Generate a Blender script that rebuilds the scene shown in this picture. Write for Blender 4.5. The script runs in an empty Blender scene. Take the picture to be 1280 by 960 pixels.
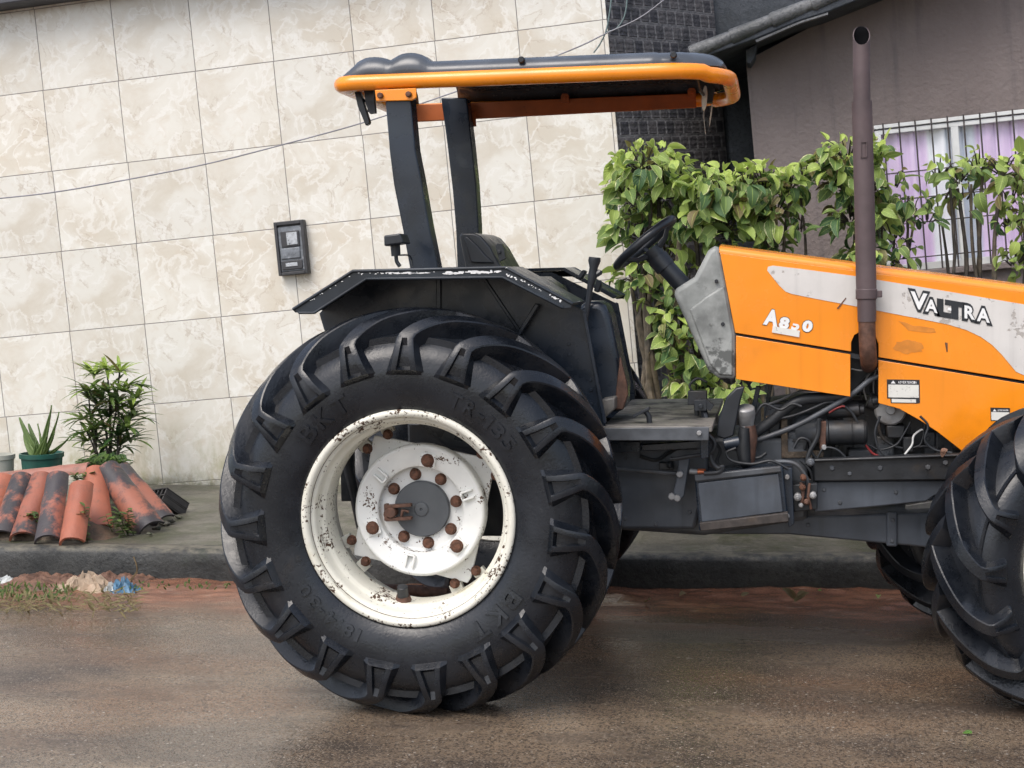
import bpy, bmesh, math, random
from mathutils import Vector, Matrix, noise
rnd = random.Random(7)
sc = bpy.context.scene
COL = sc.collection
# ------------------------------------------------------------------ camera model (street frame: x along street, y away, z up off the road)
PSI, PIT, RHO, FPX = math.radians(9.85), math.radians(4.06), math.radians(1.1), 1900.0
SLOPE = math.radians(4.4)                       # the street runs downhill to the right
RG = Matrix.Rotation(-SLOPE, 4, 'Y')            # true vertical, seen from the street frame
RW = Matrix.Rotation(SLOPE, 4, 'Y')             # street frame -> world
Fv = Vector((-math.sin(PSI)*math.cos(PIT), math.cos(PSI)*math.cos(PIT), -math.sin(PIT)))
_R0 = Vector((math.cos(PSI), math.sin(PSI), 0)); _U0 = _R0.cross(Fv)
Rv = _R0*math.cos(RHO) - _U0*math.sin(RHO); Uv = _U0*math.cos(RHO) + _R0*math.sin(RHO)
def ray(px, py): return Fv + Rv*((px-640)/FPX) + Uv*((480-py)/FPX)
_d = ray(527, 889); H = -5.66/_d.y*_d.z
CAM = Vector((0, 0, H))
def P(px, py, Y):
    d = ray(px, py); return CAM + d*(Y/d.y)
def G(px, py, z=0.0):
    d = ray(px, py); return CAM + d*((z-H)/d.z)
def ppm(px, Y):                                  # pixels per metre at a depth
    return 10/(P(px, 480, Y)-P(px, 490, Y)).length
# ------------------------------------------------------------------ objects
WM = {}
def _props(o, label=None, cat=None, group=None, kind=None):
    if label: o['label'] = label
    if cat: o['category'] = cat
    if group: o['group'] = group
    if kind: o['kind'] = kind
def thing(name, label, cat, loc=(0,0,0), rot=None, group=None):
    o = bpy.data.objects.new(name, None); COL.objects.link(o)
    o.empty_display_size = .1
    m = Matrix.Translation(Vector(loc)) @ (rot or Matrix.Identity(4))
    o.matrix_world = m; WM[o] = m
    _props(o, label, cat, group); return o
def mesh_obj(name, bm, mat, m, bevel=0, seg=2, angle=38, smooth=True):
    bm.transform(m.inverted())
    bmesh.ops.recalc_face_normals(bm, faces=bm.faces) if not bm.faces.layers.int.get('keep') else None
    me = bpy.data.meshes.new(name); bm.to_mesh(me); bm.free()
    for mm in (mat if isinstance(mat, (list, tuple)) else [mat]): me.materials.append(mm)
    if smooth:
        me.shade_smooth(); me.set_sharp_from_angle(angle=math.radians(angle))
    o = bpy.data.objects.new(name, me); COL.objects.link(o)
    if bevel:
        b = o.modifiers.new('bevel', 'BEVEL'); b.width = bevel; b.segments = seg
        b.limit_method = 'ANGLE'; b.angle_limit = math.radians(40); b.harden_normals = False
    return o
def part(name, bm, mat, parent, label=None, **k):
    m = WM[parent]
    o = mesh_obj(name, bm, mat, m, **k); o.parent = parent; WM[o] = m
    if label: o['label'] = label
    return o
def parts(name, bm, mat, parent, **k):
    """one part object for every loose piece of bm"""
    bm.verts.ensure_lookup_table(); seen = {}; n = 0
    for v in bm.verts:
        if v in seen: continue
        st = [v]; seen[v] = n
        while st:
            q = st.pop()
            for e in q.link_edges:
                o = e.other_vert(q)
                if o not in seen: seen[o] = n; st.append(o)
        n += 1
    isl = [[] for _ in range(n)]
    for f in bm.faces: isl[seen[f.verts[0]]].append(f)
    out = []
    for fs in isl:
        if not fs: continue
        nb = B(); mp = {}
        for f in fs:
            for v in f.verts:
                if v not in mp: mp[v] = nb.verts.new(v.co)
        for f in fs: nb.faces.new([mp[v] for v in f.verts])
        out.append(part(name, nb, mat, parent, **k))
    bm.free(); return out
def solo(name, bm, mat, label=None, cat=None, loc=(0,0,0), rot=None, group=None, kind=None, **k):
    m = Matrix.Translation(Vector(loc)) @ (rot or Matrix.Identity(4))
    o = mesh_obj(name, bm, mat, m, **k); o.matrix_world = m; WM[o] = m
    _props(o, label, cat, group, kind); return o
def dup(src, parent=None):
    o = src.copy(); COL.objects.link(o)
    if parent: o.parent = parent
    return o
# ------------------------------------------------------------------ mesh helpers
def B(): return bmesh.new()
def tr(pts, Y): return [P(x, y, Y) for x, y in pts]
def prism_v(bm, front, off):
    """closed polygon of vectors, extruded by the vector off"""
    a = [bm.verts.new(p) for p in front]; b = [bm.verts.new(p+off) for p in front]
    n = len(a); bm.faces.new(a); bm.faces.new(b[::-1])
    for i in range(n): bm.faces.new((a[i], b[i], b[(i+1) % n], a[(i+1) % n]))
def prism(bm, px, Y0, Y1): prism_v(bm, tr(px, Y0), Vector((0, Y1-Y0, 0)))
def pp(px, Y0, Y1):
    bm = B(); prism(bm, px, Y0, Y1); return bm
def box(bm, c, s, m=None):
    r = bmesh.ops.create_cube(bm, size=1)
    M_ = (m or Matrix.Identity(4)).copy()
    bmesh.ops.transform(bm, matrix=Matrix.Translation(Vector(c)) @ M_ @ Matrix.Diagonal(Vector((*s, 1))), verts=r['verts'])
    return r['verts']
def tube(bm, pts, r, seg=10, closed=False, cap=True, prof=None):
    pts = [Vector(p) for p in pts]; n = len(pts); rings = []
    rr = r if isinstance(r, (list, tuple)) else [r]*n
    ref = None
    for i, p in enumerate(pts):
        if closed: t = (pts[(i+1) % n]-pts[i-1])
        else: t = pts[min(i+1, n-1)]-pts[max(i-1, 0)]
        if t.length < 1e-9: t = Vector((0, 0, 1))
        t.normalize()
        if ref is None:
            ref = Vector((0, 1, 0)) if abs(t.y) < .9 else Vector((0, 0, 1))
        u = ref - t*ref.dot(t)
        if u.length < 1e-5: u = Vector((1, 0, 0)) - t*t.x
        u.normalize(); v = t.cross(u); ref = u
        rings.append([bm.verts.new(p + (u*math.cos(a)+v*math.sin(a))*rr[i]) for a in [2*math.pi*k/seg for k in range(seg)]])
    m = n if closed else n-1
    for i in range(m):
        A, C = rings[i], rings[(i+1) % n]
        for k in range(seg): bm.faces.new((A[k], A[(k+1) % seg], C[(k+1) % seg], C[k]))
    if cap and not closed:
        bm.faces.new(rings[0][::-1]); bm.faces.new(rings[-1])
def cyl(bm, a, b, r0, r1=None, seg=20): tube(bm, [a, b], [r0, r0 if r1 is None else r1], seg)
def smooth_path(pts, n=6):
    pts = [Vector(p) for p in pts]; out = []
    q = [pts[0]*2-pts[1]] + pts + [pts[-1]*2-pts[-2]]
    for i in range(1, len(q)-2):
        for k in range(n):
            t = k/n; a, b, c, d = q[i-1], q[i], q[i+1], q[i+2]
            out.append(.5*((2*b)+(c-a)*t+(2*a-5*b+4*c-d)*t*t+(3*b-a-3*c+d)*t**3))
    out.append(pts[-1]); return out
def hose(px, Y, rpx, seg=8, n=5):
    """px: (x, y) or (x, y, Y) along the hose"""
    pts = [P(q[0], q[1], q[2] if len(q) > 2 else Y) for q in px]
    bm = B(); tube(bm, smooth_path(pts, n), rpx/ppm(px[0][0], Y), seg); return bm
def lathe(bm, prof, seg=48, c=(0, 0, 0), closed=False, arc=None):
    """prof: (r, y) revolved about the y axis"""
    rings = []; c = Vector(c)
    for r, y in prof:
        rings.append([bm.verts.new(c+Vector((r*math.sin(a), y, r*math.cos(a)))) for a in [2*math.pi*k/seg for k in range(seg)]])
    n = len(rings)
    for i in range(n if closed else n-1):
        A, C = rings[i], rings[(i+1) % n]
        for k in range(seg): bm.faces.new((A[k], A[(k+1) % seg], C[(k+1) % seg], C[k]))
    return rings
def disc_cyl(bm, c, r, y0, y1, seg=24, cham=.15):
    """cylinder along y with a chamfered front edge"""
    h = min(r, abs(y1-y0))*cham; c = Vector((c[0], 0, c[2]))
    rg = lathe(bm, [(r-h, y0), (r, y0+h), (r, y1)], seg, c)
    bm.faces.new(rg[0]); bm.faces.new(rg[-1])
def jitter(bm, amp, scale, seed=0, axis=None):
    for v in bm.verts:
        d = noise.noise_vector(v.co*scale+Vector((seed*7.3, seed*3.1, seed)))
        v.co += Vector((d.x, d.y, d.z))*amp if axis is None else axis*(d.x*amp)
# ------------------------------------------------------------------ materials
class N:
    def __init__(self, name):
        self.m = bpy.data.materials.new(name); self.m.use_nodes = True
        self.t = self.m.node_tree; self.n = self.t.nodes; self.b = self.n['Principled BSDF']; self.out = self.n['Material Output']
        self.tc = self.n.new('ShaderNodeTexCoord')
    def lk(self, a, b): self.t.links.new(a, b)
    def set(self, sock, v):
        if hasattr(v, 'is_linked') or hasattr(v, 'links'): self.lk(v, sock)
        else: sock.default_value = v
    def new(self, k, **kw):
        o = self.n.new(k)
        for a, v in kw.items(): setattr(o, a, v)
        return o
    def vec(self, scale=(1, 1, 1), src=None, loc=(0, 0, 0)):
        o = self.new('ShaderNodeMapping'); o.inputs['Scale'].default_value = scale; o.inputs['Location'].default_value = loc
        self.lk(src or self.tc.outputs['Object'], o.inputs['Vector']); return o.outputs[0]
    def noise(self, scale=5, detail=4, rough=.55, vec=None, dist=0):
        o = self.new('ShaderNodeTexNoise'); o.inputs['Scale'].default_value = scale; o.inputs['Detail'].default_value = detail
        o.inputs['Roughness'].default_value = rough; o.inputs['Distortion'].default_value = dist
        self.lk(vec if vec is not None else self.tc.outputs['Object'], o.inputs['Vector']); return o.outputs['Fac']
    def vor(self, scale=10, vec=None, feature='F1', out='Distance'):
        o = self.new('ShaderNodeTexVoronoi', feature=feature); o.inputs['Scale'].default_value = scale
        self.lk(vec if vec is not None else self.tc.outputs['Object'], o.inputs['Vector']); return o.outputs[out]
    def ramp(self, fac, a, b, c0=0., c1=1., smooth=True):
        o = self.new('ShaderNodeMapRange', interpolation_type='SMOOTHSTEP' if smooth else 'LINEAR')
        self.set(o.inputs['Value'], fac)
        o.inputs['From Min'].default_value = a; o.inputs['From Max'].default_value = b
        o.inputs['To Min'].default_value = c0; o.inputs['To Max'].default_value = c1; return o.outputs[0]
    def math(self, op, a, b=0., c=None):
        o = self.new('ShaderNodeMath', operation=op); self.set(o.inputs[0], a); self.set(o.inputs[1], b)
        if c is not None: self.set(o.inputs[2], c)
        return o.outputs[0]
    def mix(self, fac, a, b, mode='MIX'):
        o = self.new('ShaderNodeMix', data_type='RGBA', blend_type=mode)
        self.set(o.inputs[0], fac)
        for s, v in ((o.inputs[6], a), (o.inputs[7], b)):
            self.set(s, (*v, 1) if isinstance(v, (tuple, list)) and len(v) == 3 else v)
        return o.outputs[2]
    def bump(self, h, strength=.3, dist=.01, prev=None):
        o = self.new('ShaderNodeBump'); o.inputs['Strength'].default_value = strength; o.inputs['Distance'].default_value = dist
        self.lk(h, o.inputs['Height'])
        if prev is not None: self.lk(prev, o.inputs['Normal'])
        return o.outputs[0]
    def done(self, col, rough=.5, normal=None, metal=0., spec=.5, coat=0.):
        self.set(self.b.inputs['Base Color'], (*col, 1) if isinstance(col, (tuple, list)) and len(col) == 3 else col)
        self.set(self.b.inputs['Roughness'], rough); self.b.inputs['Metallic'].default_value = metal
        self.b.inputs['Specular IOR Level'].default_value = spec
        if coat: self.b.inputs['Coat Weight'].default_value = coat; self.b.inputs['Coat Roughness'].default_value = .15
        if normal is not None: self.lk(normal, self.b.inputs['Normal'])
        return self.m
    def xyz(self, src=None):
        o = self.new('ShaderNodeSeparateXYZ'); self.lk(src or self.tc.outputs['Object'], o.inputs[0]); return o.outputs
    def comb(self, x, y, z):
        o = self.new('ShaderNodeCombineXYZ'); self.set(o.inputs[0], x); self.set(o.inputs[1], y); self.set(o.inputs[2], z); return o.outputs[0]

def paint(name, c, rough=(.3, .5), var=.25, scale=6., grime=None, gthr=(.55, .75), chips=None, cthr=(.66, .70), cscale=40., streak=0., bump=.0, bscale=60., spec=.5, coat=0., metal=0.):
    n = N(name)
    f = n.noise(scale, 5)
    dark = tuple(x*(1-var) for x in c); light = tuple(min(1, x*(1+var*.6)) for x in c)
    col = n.mix(n.ramp(f, .3, .7), dark, light)
    if streak:
        s = n.noise(1, 5, vec=n.vec((22, 22, 1.2)))
        col = n.mix(n.ramp(s, .5, .75, 0, streak), col, tuple(x*.45 for x in c))
    r = n.ramp(n.noise(scale*2.3, 4, vec=n.vec(loc=(3, 1, 2))), .3, .7, rough[0], rough[1])
    h = n.noise(bscale, 3)
    if grime:
        g = n.ramp(n.noise(3.1, 7, .65, vec=n.vec(loc=(9, 4, 1))), gthr[0], gthr[1])
        col = n.mix(g, col, grime); r = n.math('MAXIMUM', r, n.math('MULTIPLY', g, .75))
    if chips:
        k = n.ramp(n.math('ADD', n.math('MULTIPLY', n.noise(cscale, 4, .6, vec=n.vec(loc=(5, 5, 5))), .52), n.math('MULTIPLY', n.noise(cscale*.13, 3), .48)), cthr[0], cthr[1])
        col = n.mix(k, col, chips); r = n.math('MAXIMUM', r, n.math('MULTIPLY', k, .8))
        h = n.math('SUBTRACT', n.math('MULTIPLY', h, .2), k); nb = n.bump(h, .5, .002)
    else: nb = n.bump(h, bump, .004) if bump else None
    return n.done(col, r, nb, metal, spec, coat)

M = {}
def rubber():
    n = N('wet_rubber')
    f = n.noise(5, 6, .6); d = n.noise(26, 5, .65)
    col = n.mix(n.ramp(f, .35, .7), (.005, .0065, .0095), (.0125, .015, .020))
    col = n.mix(n.ramp(n.noise(2.2, 6, .7, vec=n.vec(loc=(4, 2, 7))), .55, .80, 0, .55), col, (.056, .046, .038)); col = n.mix(n.ramp(n.noise(34, 5, .7), .60, .72, 0, .2), col, (.055, .058, .062))
    r = n.ramp(f, .3, .7, .17, .38); r = n.math('ADD', r, n.ramp(d, .3, .7, -.06, .08))
    return n.done(col, r, n.bump(n.math('ADD', n.noise(90, 4), n.math('MULTIPLY', d, .6)), .26, .004), spec=.45)
M['rubber'] = rubber()
M['rim'] = paint('worn_white_rim_paint', (.70, .685, .60), (.32, .5), .10, 5, grime=(.42, .38, .24), gthr=(.56, .84), chips=(.065, .034, .018), cthr=(.56, .59), cscale=80)
M['disc'] = paint('white_disc_paint', (.74, .745, .72), (.32, .5), .09, 5, grime=(.45, .41, .30), gthr=(.6, .85), chips=(.085, .045, .025), cthr=(.585, .61), cscale=100)
M['rust'] = paint('rusty_bolt_steel', (.115, .048, .026), (.6, .85), .45, 60, bump=.5, bscale=160)
M['rust2'] = paint('rust_brown_steel', (.105, .050, .032), (.55, .8), .4, 30, bump=.4, bscale=120)
M['hubgrey'] = paint('grey_hub_paint', (.075, .082, .090), (.35, .5), .12, 10)
M['orange'] = paint('orange_tractor_paint', (.85, .262, .010), (.17, .30), .06, 3, streak=.16, grime=(.56, .17, .012), gthr=(.54, .92), coat=.4)
M['orange_tube'] = paint('orange_canopy_paint', (.88, .27, .008), (.22, .36), .08, 4, chips=(.07, .03, .015), cthr=(.665, .685), cscale=30, coat=.25)
M['orange_shaded'] = paint('shaded_orange_beam_paint', (.36, .088, .016), (.4, .6), .2, 8, chips=(.08, .03, .015), cthr=(.63, .66), cscale=30)  # canopy orange darkened in its colour for the shade under the roof
M['black'] = paint('black_machine_paint', (.0125, .019, .030), (.18, .38), .4, 5, grime=(.022, .027, .032), gthr=(.55, .9), streak=.0, spec=.5)  # black lifted towards blue, a rain haze put into the colour
M['blackchip'] = paint('black_paint_worn_to_white', (.014, .020, .028), (.25, .4), .4, 5, chips=(.70, .70, .66), cthr=(.66, .67), cscale=55)
M['plastic'] = paint('black_plastic', (.016, .019, .024), (.28, .42), .25, 6)
M['roofplastic'] = paint('sky_sheen_black_roof_plastic', (.060, .068, .080), (.16, .3), .25, 6)  # black plastic coloured grey-blue to paint in the sky on its wet top
M['vinyl'] = paint('grey_black_seat_vinyl', (.020, .023, .028), (.26, .4), .25, 6)
M['greymetal'] = paint('dark_grey_engine_paint', (.070, .077, .087), (.32, .58), .40, 7, grime=(.075, .062, .048), gthr=(.5, .78), bump=.15, bscale=90)
M['bluegrey'] = paint('blue_grey_beam_paint', (.064, .075, .092), (.30, .5), .32, 5, grime=(.045, .040, .034), gthr=(.5, .78), streak=.5)
M['darkmetal'] = paint('oily_dark_metal', (.016, .018, .021), (.35, .6), .4, 9, grime=(.05, .036, .024), gthr=(.55, .8), bump=.2, bscale=90)
M['alu'] = paint('dull_aluminium', (.30, .30, .30), (.4, .6), .25, 12, grime=(.14, .12, .10), gthr=(.5, .75), metal=.4)
M['cowl'] = paint('weathered_grey_cowl', (.205, .215, .205), (.42, .60), .42, 7, grime=(.34, .35, .335), gthr=(.46, .72), chips=(.10, .105, .10), cthr=(.55, .62), cscale=22)
M['exhaust'] = paint('brown_grey_exhaust_paint', (.088, .062, .064), (.5, .7), .16, 8, streak=.25, bump=.1)
M['rubberhose'] = paint('black_hose_rubber', (.018, .020, .023), (.4, .6), .3, 12)
M['platform'] = paint('worn_wet_platform', (.16, .15, .135), (.35, .6), .4, 9, grime=(.03, .03, .028), gthr=(.46, .60))
M['white'] = paint('white_film', (.74, .74, .73), (.35, .5), .06, 14, grime=(.5, .48, .44), gthr=(.56, .85))
M['stripe'] = paint('dirty_white_stripe_film', (.60, .575, .545), (.3, .5), .07, 6, grime=(.46, .43, .40), gthr=(.48, .75), chips=(.38, .35, .32), cthr=(.58, .61), cscale=45, streak=.22)
M['ink'] = paint('black_film', (.016, .018, .022), (.35, .5), .2, 14)
M['sticker'] = paint('pale_sticker_print', (.66, .65, .60), (.4, .6), .05, 20, chips=(.45, .44, .41), cthr=(.575, .60), cscale=150)
M['ledge'] = paint('rust_streaked_ledge', (.046, .038, .034), (.5, .75), .4, 30, grime=(.085, .062, .045), gthr=(.5, .7), streak=.4)
M['pipe_shade'] = paint('pipe_mouth_shade', (.006, .006, .007), (.92, .98), .3, 20, spec=.05)  # near-black colour paints the shade inside the exhaust mouth
M['groove'] = paint('rust_filled_groove', (.06, .035, .02), (.6, .8), .4, 60)
M['stain'] = paint('dirty_film_residue', (.60, .205, .018), (.42, .6), .15, 30)
M['copper'] = paint('copper_fitting', (.55, .16, .07), (.3, .5), .2, 30, metal=.6)
M['red'] = paint('red_wire', (.25, .02, .02), (.4, .5))
M['whitewire'] = paint('white_wire', (.62, .62, .60), (.4, .5))
M['trace'] = paint('pale_dried_lens', (.62, .60, .52), (.3, .5), .2, 30)

def marble(T=.598, Z0=-2.94):
    n = N('polished_marble_tile')
    x, y, z = n.xyz()[:3]
    row = n.math('FLOOR', n.math('DIVIDE', z, T))
    wn0 = n.new('ShaderNodeTexWhiteNoise', noise_dimensions='1D'); n.lk(n.math('ADD', row, 31.5), wn0.inputs['W'])
    u = n.math('ADD', n.math('DIVIDE', x, T), n.ramp(wn0.outputs['Value'], 0, 1, -.018, .018, False))
    v = n.math('DIVIDE', z, T)
    cu = n.math('FLOOR', u); fu = n.math('SUBTRACT', u, cu); fv = n.math('SUBTRACT', v, row)
    # each tile carries one of the printed faces, some turned upside down
    wn = n.new('ShaderNodeTexWhiteNoise', noise_dimensions='2D'); n.lk(n.comb(cu, n.math('ADD', row, 9.), 0.), wn.inputs['Vector'])
    face = n.math('FLOOR', n.math('MULTIPLY', wn.outputs['Value'], 6.))
    flip = n.math('GREATER_THAN', n.math('FRACT', n.math('MULTIPLY', wn.outputs['Value'], 37.)), .5)
    sg = n.math('SUBTRACT', 1., n.math('MULTIPLY', flip, 2.))
    tu = n.math('MULTIPLY', n.math('SUBTRACT', fu, .5), sg); tv = n.math('MULTIPLY', n.math('SUBTRACT', fv, .5), sg)
    q = n.comb(tu, tv, n.math('MULTIPLY', face, 7.13))
    warp = n.new('ShaderNodeTexNoise'); warp.inputs['Scale'].default_value = 1.6; warp.inputs['Detail'].default_value = 5; n.lk(q, warp.inputs['Vector'])
    vm = n.new('ShaderNodeVectorMath', operation='MULTIPLY_ADD'); n.lk(warp.outputs['Color'], vm.inputs[0]); vm.inputs[1].default_value = (.85, .85, .85); n.lk(q, vm.inputs[2])
    wq = vm.outputs[0]
    cloud = n.noise(1.35, 6, .56, vec=wq); cl2 = n.noise(4.2, 6, .62, vec=wq)
    col = n.mix(n.ramp(cloud, .34, .64), (.590, .540, .458), (.705, .684, .628))
    col = n.mix(n.ramp(cl2, .50, .80, 0, .62), col, (.585, .505, .405))
    v1 = n.noise(1.7, 7, .62, vec=n.vec((1, 1.3, 1), wq, (3, 8, 1)))
    vein = n.ramp(n.math('ABSOLUTE', n.math('SUBTRACT', v1, .5)), 0., .020, 1, 0)
    msk = n.ramp(n.noise(2.5, 3, vec=n.vec(src=wq, loc=(1, 5, 2))), .42, .6)
    col = n.mix(n.math('MULTIPLY', n.math('MULTIPLY', vein, msk), .55), col, (.42, .34, .26))
    v2 = n.noise(2.6, 6, .55, vec=n.vec(src=wq, loc=(7, 1, 4)))
    w2 = n.ramp(n.math('ABSOLUTE', n.math('SUBTRACT', v2, .5)), 0., .045, 1, 0)
    col = n.mix(n.math('MULTIPLY', w2, .50), col, (.79, .78, .75))
    tint = n.ramp(wn.outputs['Value'], 0, 1, .93, 1.04, False)
    col = n.mix(1., col, n.comb(tint, tint, n.math('MULTIPLY', tint, .985)), 'MULTIPLY')
    du = n.math('MINIMUM', fu, n.math('SUBTRACT', 1., fu)); dv = n.math('MINIMUM', fv, n.math('SUBTRACT', 1., fv))
    g = n.ramp(n.math('MINIMUM', du, dv), .0035, .0065, 1, 0)
    col = n.mix(g, col, (.21, .195, .18))
    # mould and splash stains near the pavement
    hgt = n.math('ADD', z, n.math('MULTIPLY', x, math.tan(SLOPE)))
    st = n.math('MULTIPLY', n.ramp(hgt, Z0, Z0+.6, 1, 0), n.ramp(n.noise(5, 6, .7, vec=n.vec((1.5, 1, .6))), .42, .70))
    col = n.mix(n.math('MULTIPLY', st, .75), col, (.33, .32, .17))
    st2 = n.math('MULTIPLY', n.ramp(hgt, Z0-.02, Z0+.12, 1, 0), n.ramp(n.noise(9, 6, .7), .35, .6))
    col = n.mix(n.math('MULTIPLY', st2, .85), col, (.10, .105, .06))
    h = n.math('SUBTRACT', n.math('MULTIPLY', n.noise(2., 2), .03), g)
    return n.done(col, n.math('ADD', n.math('MULTIPLY', g, .5), .22), n.bump(h, .5, .004), spec=.45)

def road():
    n = N('wet_worn_asphalt'); x, y, z = n.xyz()[:3]
    big = n.noise(.55, 6, .62, vec=n.vec((.6, 1.25, 1)), dist=.4)
    mid = n.noise(2.3, 7, .68, vec=n.vec((.8, 1.4, 1), loc=(4, 7, 0)))
    st = n.vor(125, feature='F1', out='Color'); sd = n.vor(125)
    col = n.mix(n.ramp(big, .34, .66), (.084, .062, .046), (.220, .164, .112))
    col = n.mix(n.ramp(mid, .42, .70, 0, .70), col, (.042, .036, .032))
    warm = n.ramp(n.noise(.9, 5, .6, vec=n.vec((.7, 1.4, 1), loc=(1, 3, 8))), .42, .68, 0, .70)
    col = n.mix(warm, col, (.165, .092, .052))
    # stones in the binder
    sg = n.new('ShaderNodeSeparateColor'); n.lk(st, sg.inputs[0])
    col = n.mix(n.math('MULTIPLY', n.ramp(sg.outputs[0], .45, .95), n.ramp(sd, .25, .6, .85, 0)), col, (.265, .222, .178))
    col = n.mix(n.math('MULTIPLY', n.ramp(sg.outputs[1], .5, .9), .65), col, (.026, .022, .020))
    col = n.mix(n.ramp(sg.outputs[2], .992, .997), col, (.30, .27, .23))
    # red mud washed along the gutter
    wob = n.math('ADD', y, n.ramp(n.noise(1.1, 7, .7, vec=n.vec((.7, 2, 1))), .2, .8, -.36, .36, False))
    mud = n.math('MULTIPLY', n.ramp(wob, 7.18, 7.54), n.ramp(n.noise(6, 6, .7, vec=n.vec((.5, 2, 1))), .22, .45))
    mudc = n.mix(n.ramp(n.noise(7, 6, .7, vec=n.vec((.5, 2, 1), loc=(3, 3, 3))), .3, .7), (.115, .048, .028), (.265, .118, .068))
    mudc = n.mix(n.ramp(n.noise(15, 5, .7, vec=n.vec((.4, 1.6, 1))), .58, .70, 0, .65), mudc, (.34, .25, .19))
    col = n.mix(n.math('MULTIPLY', mud, .92), col, mudc)
    wet = n.ramp(n.noise(.8, 5, .6, vec=n.vec((.5, 1.6, 1), loc=(2, 9, 5))), .36, .56)
    r = n.math('ADD', n.ramp(wet, 0, 1, .36, .09, False), n.ramp(mid, .3, .7, -.05, .10))
    h = n.math('ADD', n.math('MULTIPLY', n.ramp(sd, 0, .6, 1, 0), n.ramp(wet, 0, 1, .9, .34, False)), n.math('MULTIPLY', mid, 1.6))
    h = n.math('ADD', h, n.math('MULTIPLY', n.noise(45, 4), .5))
    return n.done(col, r, n.bump(h, .42, .006), spec=.6)
M['road'] = road()
def concrete(name, a, b, moss, mthr, rough=(.5, .8), top=None):
    n = N(name)
    f = n.noise(4, 8, .7); col = n.mix(n.ramp(f, .3, .7), a, b)
    col = n.mix(n.ramp(n.noise(40, 5, .7), .48, .66, 0, .75), col, tuple(x*.45 for x in a)); col = n.mix(n.ramp(n.noise(95, 4, .7), .60, .70, 0, .6), col, tuple(min(1, x*1.8) for x in b))
    col = n.mix(n.ramp(n.noise(2.6, 7, .7, vec=n.vec(loc=(6, 1, 3))), *mthr), col, moss)
    if top:
        ge = n.new('ShaderNodeNewGeometry'); nz = n.xyz(ge.outputs['Normal'])[2]
        col = n.mix(n.math('MULTIPLY', n.ramp(nz, .3, .9), n.ramp(n.noise(9, 6, .7), .35, .6)), col, top)
    return n.done(col, n.ramp(n.noise(3, 4), .3, .7, *rough), n.bump(n.math('ADD', n.noise(30, 6, .7), n.math('MULTIPLY', f, 2.)), .6, .012))
M['kerb'] = concrete('black_mould_kerb_concrete', (.014, .016, .016), (.040, .041, .038), (.030, .038, .022), (.55, .75), (.45, .7), top=(.13, .118, .088))
M['pave'] = concrete('mossy_wet_pavement', (.068, .064, .050), (.150, .138, .108), (.048, .052, .026), (.42, .64), (.28, .6))
M['soil'] = concrete('damp_soil', (.05, .036, .024), (.13, .095, .062), (.16, .085, .05), (.5, .7))
M['redsoil'] = concrete('red_soil', (.10, .05, .032), (.20, .105, .066), (.09, .075, .05), (.5, .7))
def stucco():
    n = N('rough_brown_stucco')
    f = n.noise(.9, 6, .6, vec=n.vec((1, 1, .6))); s = n.noise(1, 6, .65, vec=n.vec((9, 9, .7)))
    col = n.mix(n.ramp(f, .3, .7), (.150, .121, .114), (.200, .166, .157))
    col = n.mix(n.ramp(s, .52, .74, 0, .5), col, (.085, .075, .078))
    col = n.mix(n.ramp(n.noise(3, 6, .7, vec=n.vec(loc=(4, 4, 4))), .6, .8, 0, .4), col, (.235, .205, .195))
    h = n.math('ADD', n.noise(38, 5, .65), n.math('MULTIPLY', n.vor(26), .5))
    return n.done(col, .75, n.bump(h, .55, .014))
M['stucco'] = stucco()
def blocks():
    n = N('dark_bare_block_wall')
    bt = n.new('ShaderNodeTexBrick'); bt.inputs['Scale'].default_value = 1; bt.inputs['Mortar Size'].default_value = .016
    bt.inputs['Brick Width'].default_value = .13; bt.inputs['Row Height'].default_value = .115; bt.inputs['Mortar Smooth'].default_value = .3
    bt.inputs['Bias'].default_value = -.1; bt.inputs['Color1'].default_value = (.055, .052, .058, 1); bt.inputs['Color2'].default_value = (.135, .122, .120, 1); bt.inputs['Mortar'].default_value = (.19, .18, .18, 1)
    x, y, z = n.xyz()[:3]; n.lk(n.comb(x, z, 0.), bt.inputs['Vector'])
    col = n.mix(n.ramp(n.noise(5, 6, .7, vec=n.vec((1, 1, .5))), .45, .7, 0, .8), bt.outputs['Color'], (.030, .030, .034))
    groove = n.math('SINE', n.math('MULTIPLY', z, 164.))
    h = n.math('ADD', n.math('MULTIPLY', bt.outputs['Fac'], -2.), n.math('ADD', n.noise(30, 5), n.math('MULTIPLY', groove, .07)))
    return n.done(col, .6, n.bump(h, .9, .02))
M['blocks'] = blocks()
M['darkwall'] = concrete('dark_rendered_wall', (.028, .035, .045), (.055, .064, .077), (.024, .030, .036), (.5, .7), (.55, .8))
M['rooftile'] = concrete('mould_grey_roof_tile', (.060, .064, .070), (.130, .135, .140), (.035, .04, .04), (.5, .7), (.35, .6))
def clay(name, base, dark, thr, seed):
    n = N(name)
    f = n.noise(5, 6, .65, vec=n.vec(loc=(seed, seed*2, 1))); g = n.noise(2.6, 6, .7, vec=n.vec((1, 1, 1), loc=(seed*3.1, 2, seed)))
    col = n.mix(n.ramp(f, .3, .7), tuple(x*.75 for x in base), base)
    col = n.mix(n.ramp(g, thr, thr+.10), col, dark)
    col = n.mix(n.ramp(n.noise(11, 7, .75), .5, .75, 0, .7), col, (.095, .075, .055))
    return n.done(col, n.ramp(f, .3, .7, .38, .65), n.bump(n.noise(50, 5, .7), .4, .006))
M['clay_clean'] = clay('clean_terracotta', (.36, .112, .062), (.16, .075, .05), .60, 2)
M['clay_mid'] = clay('mould_stained_terracotta', (.30, .098, .06), (.034, .030, .031), .50, 5)
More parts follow.
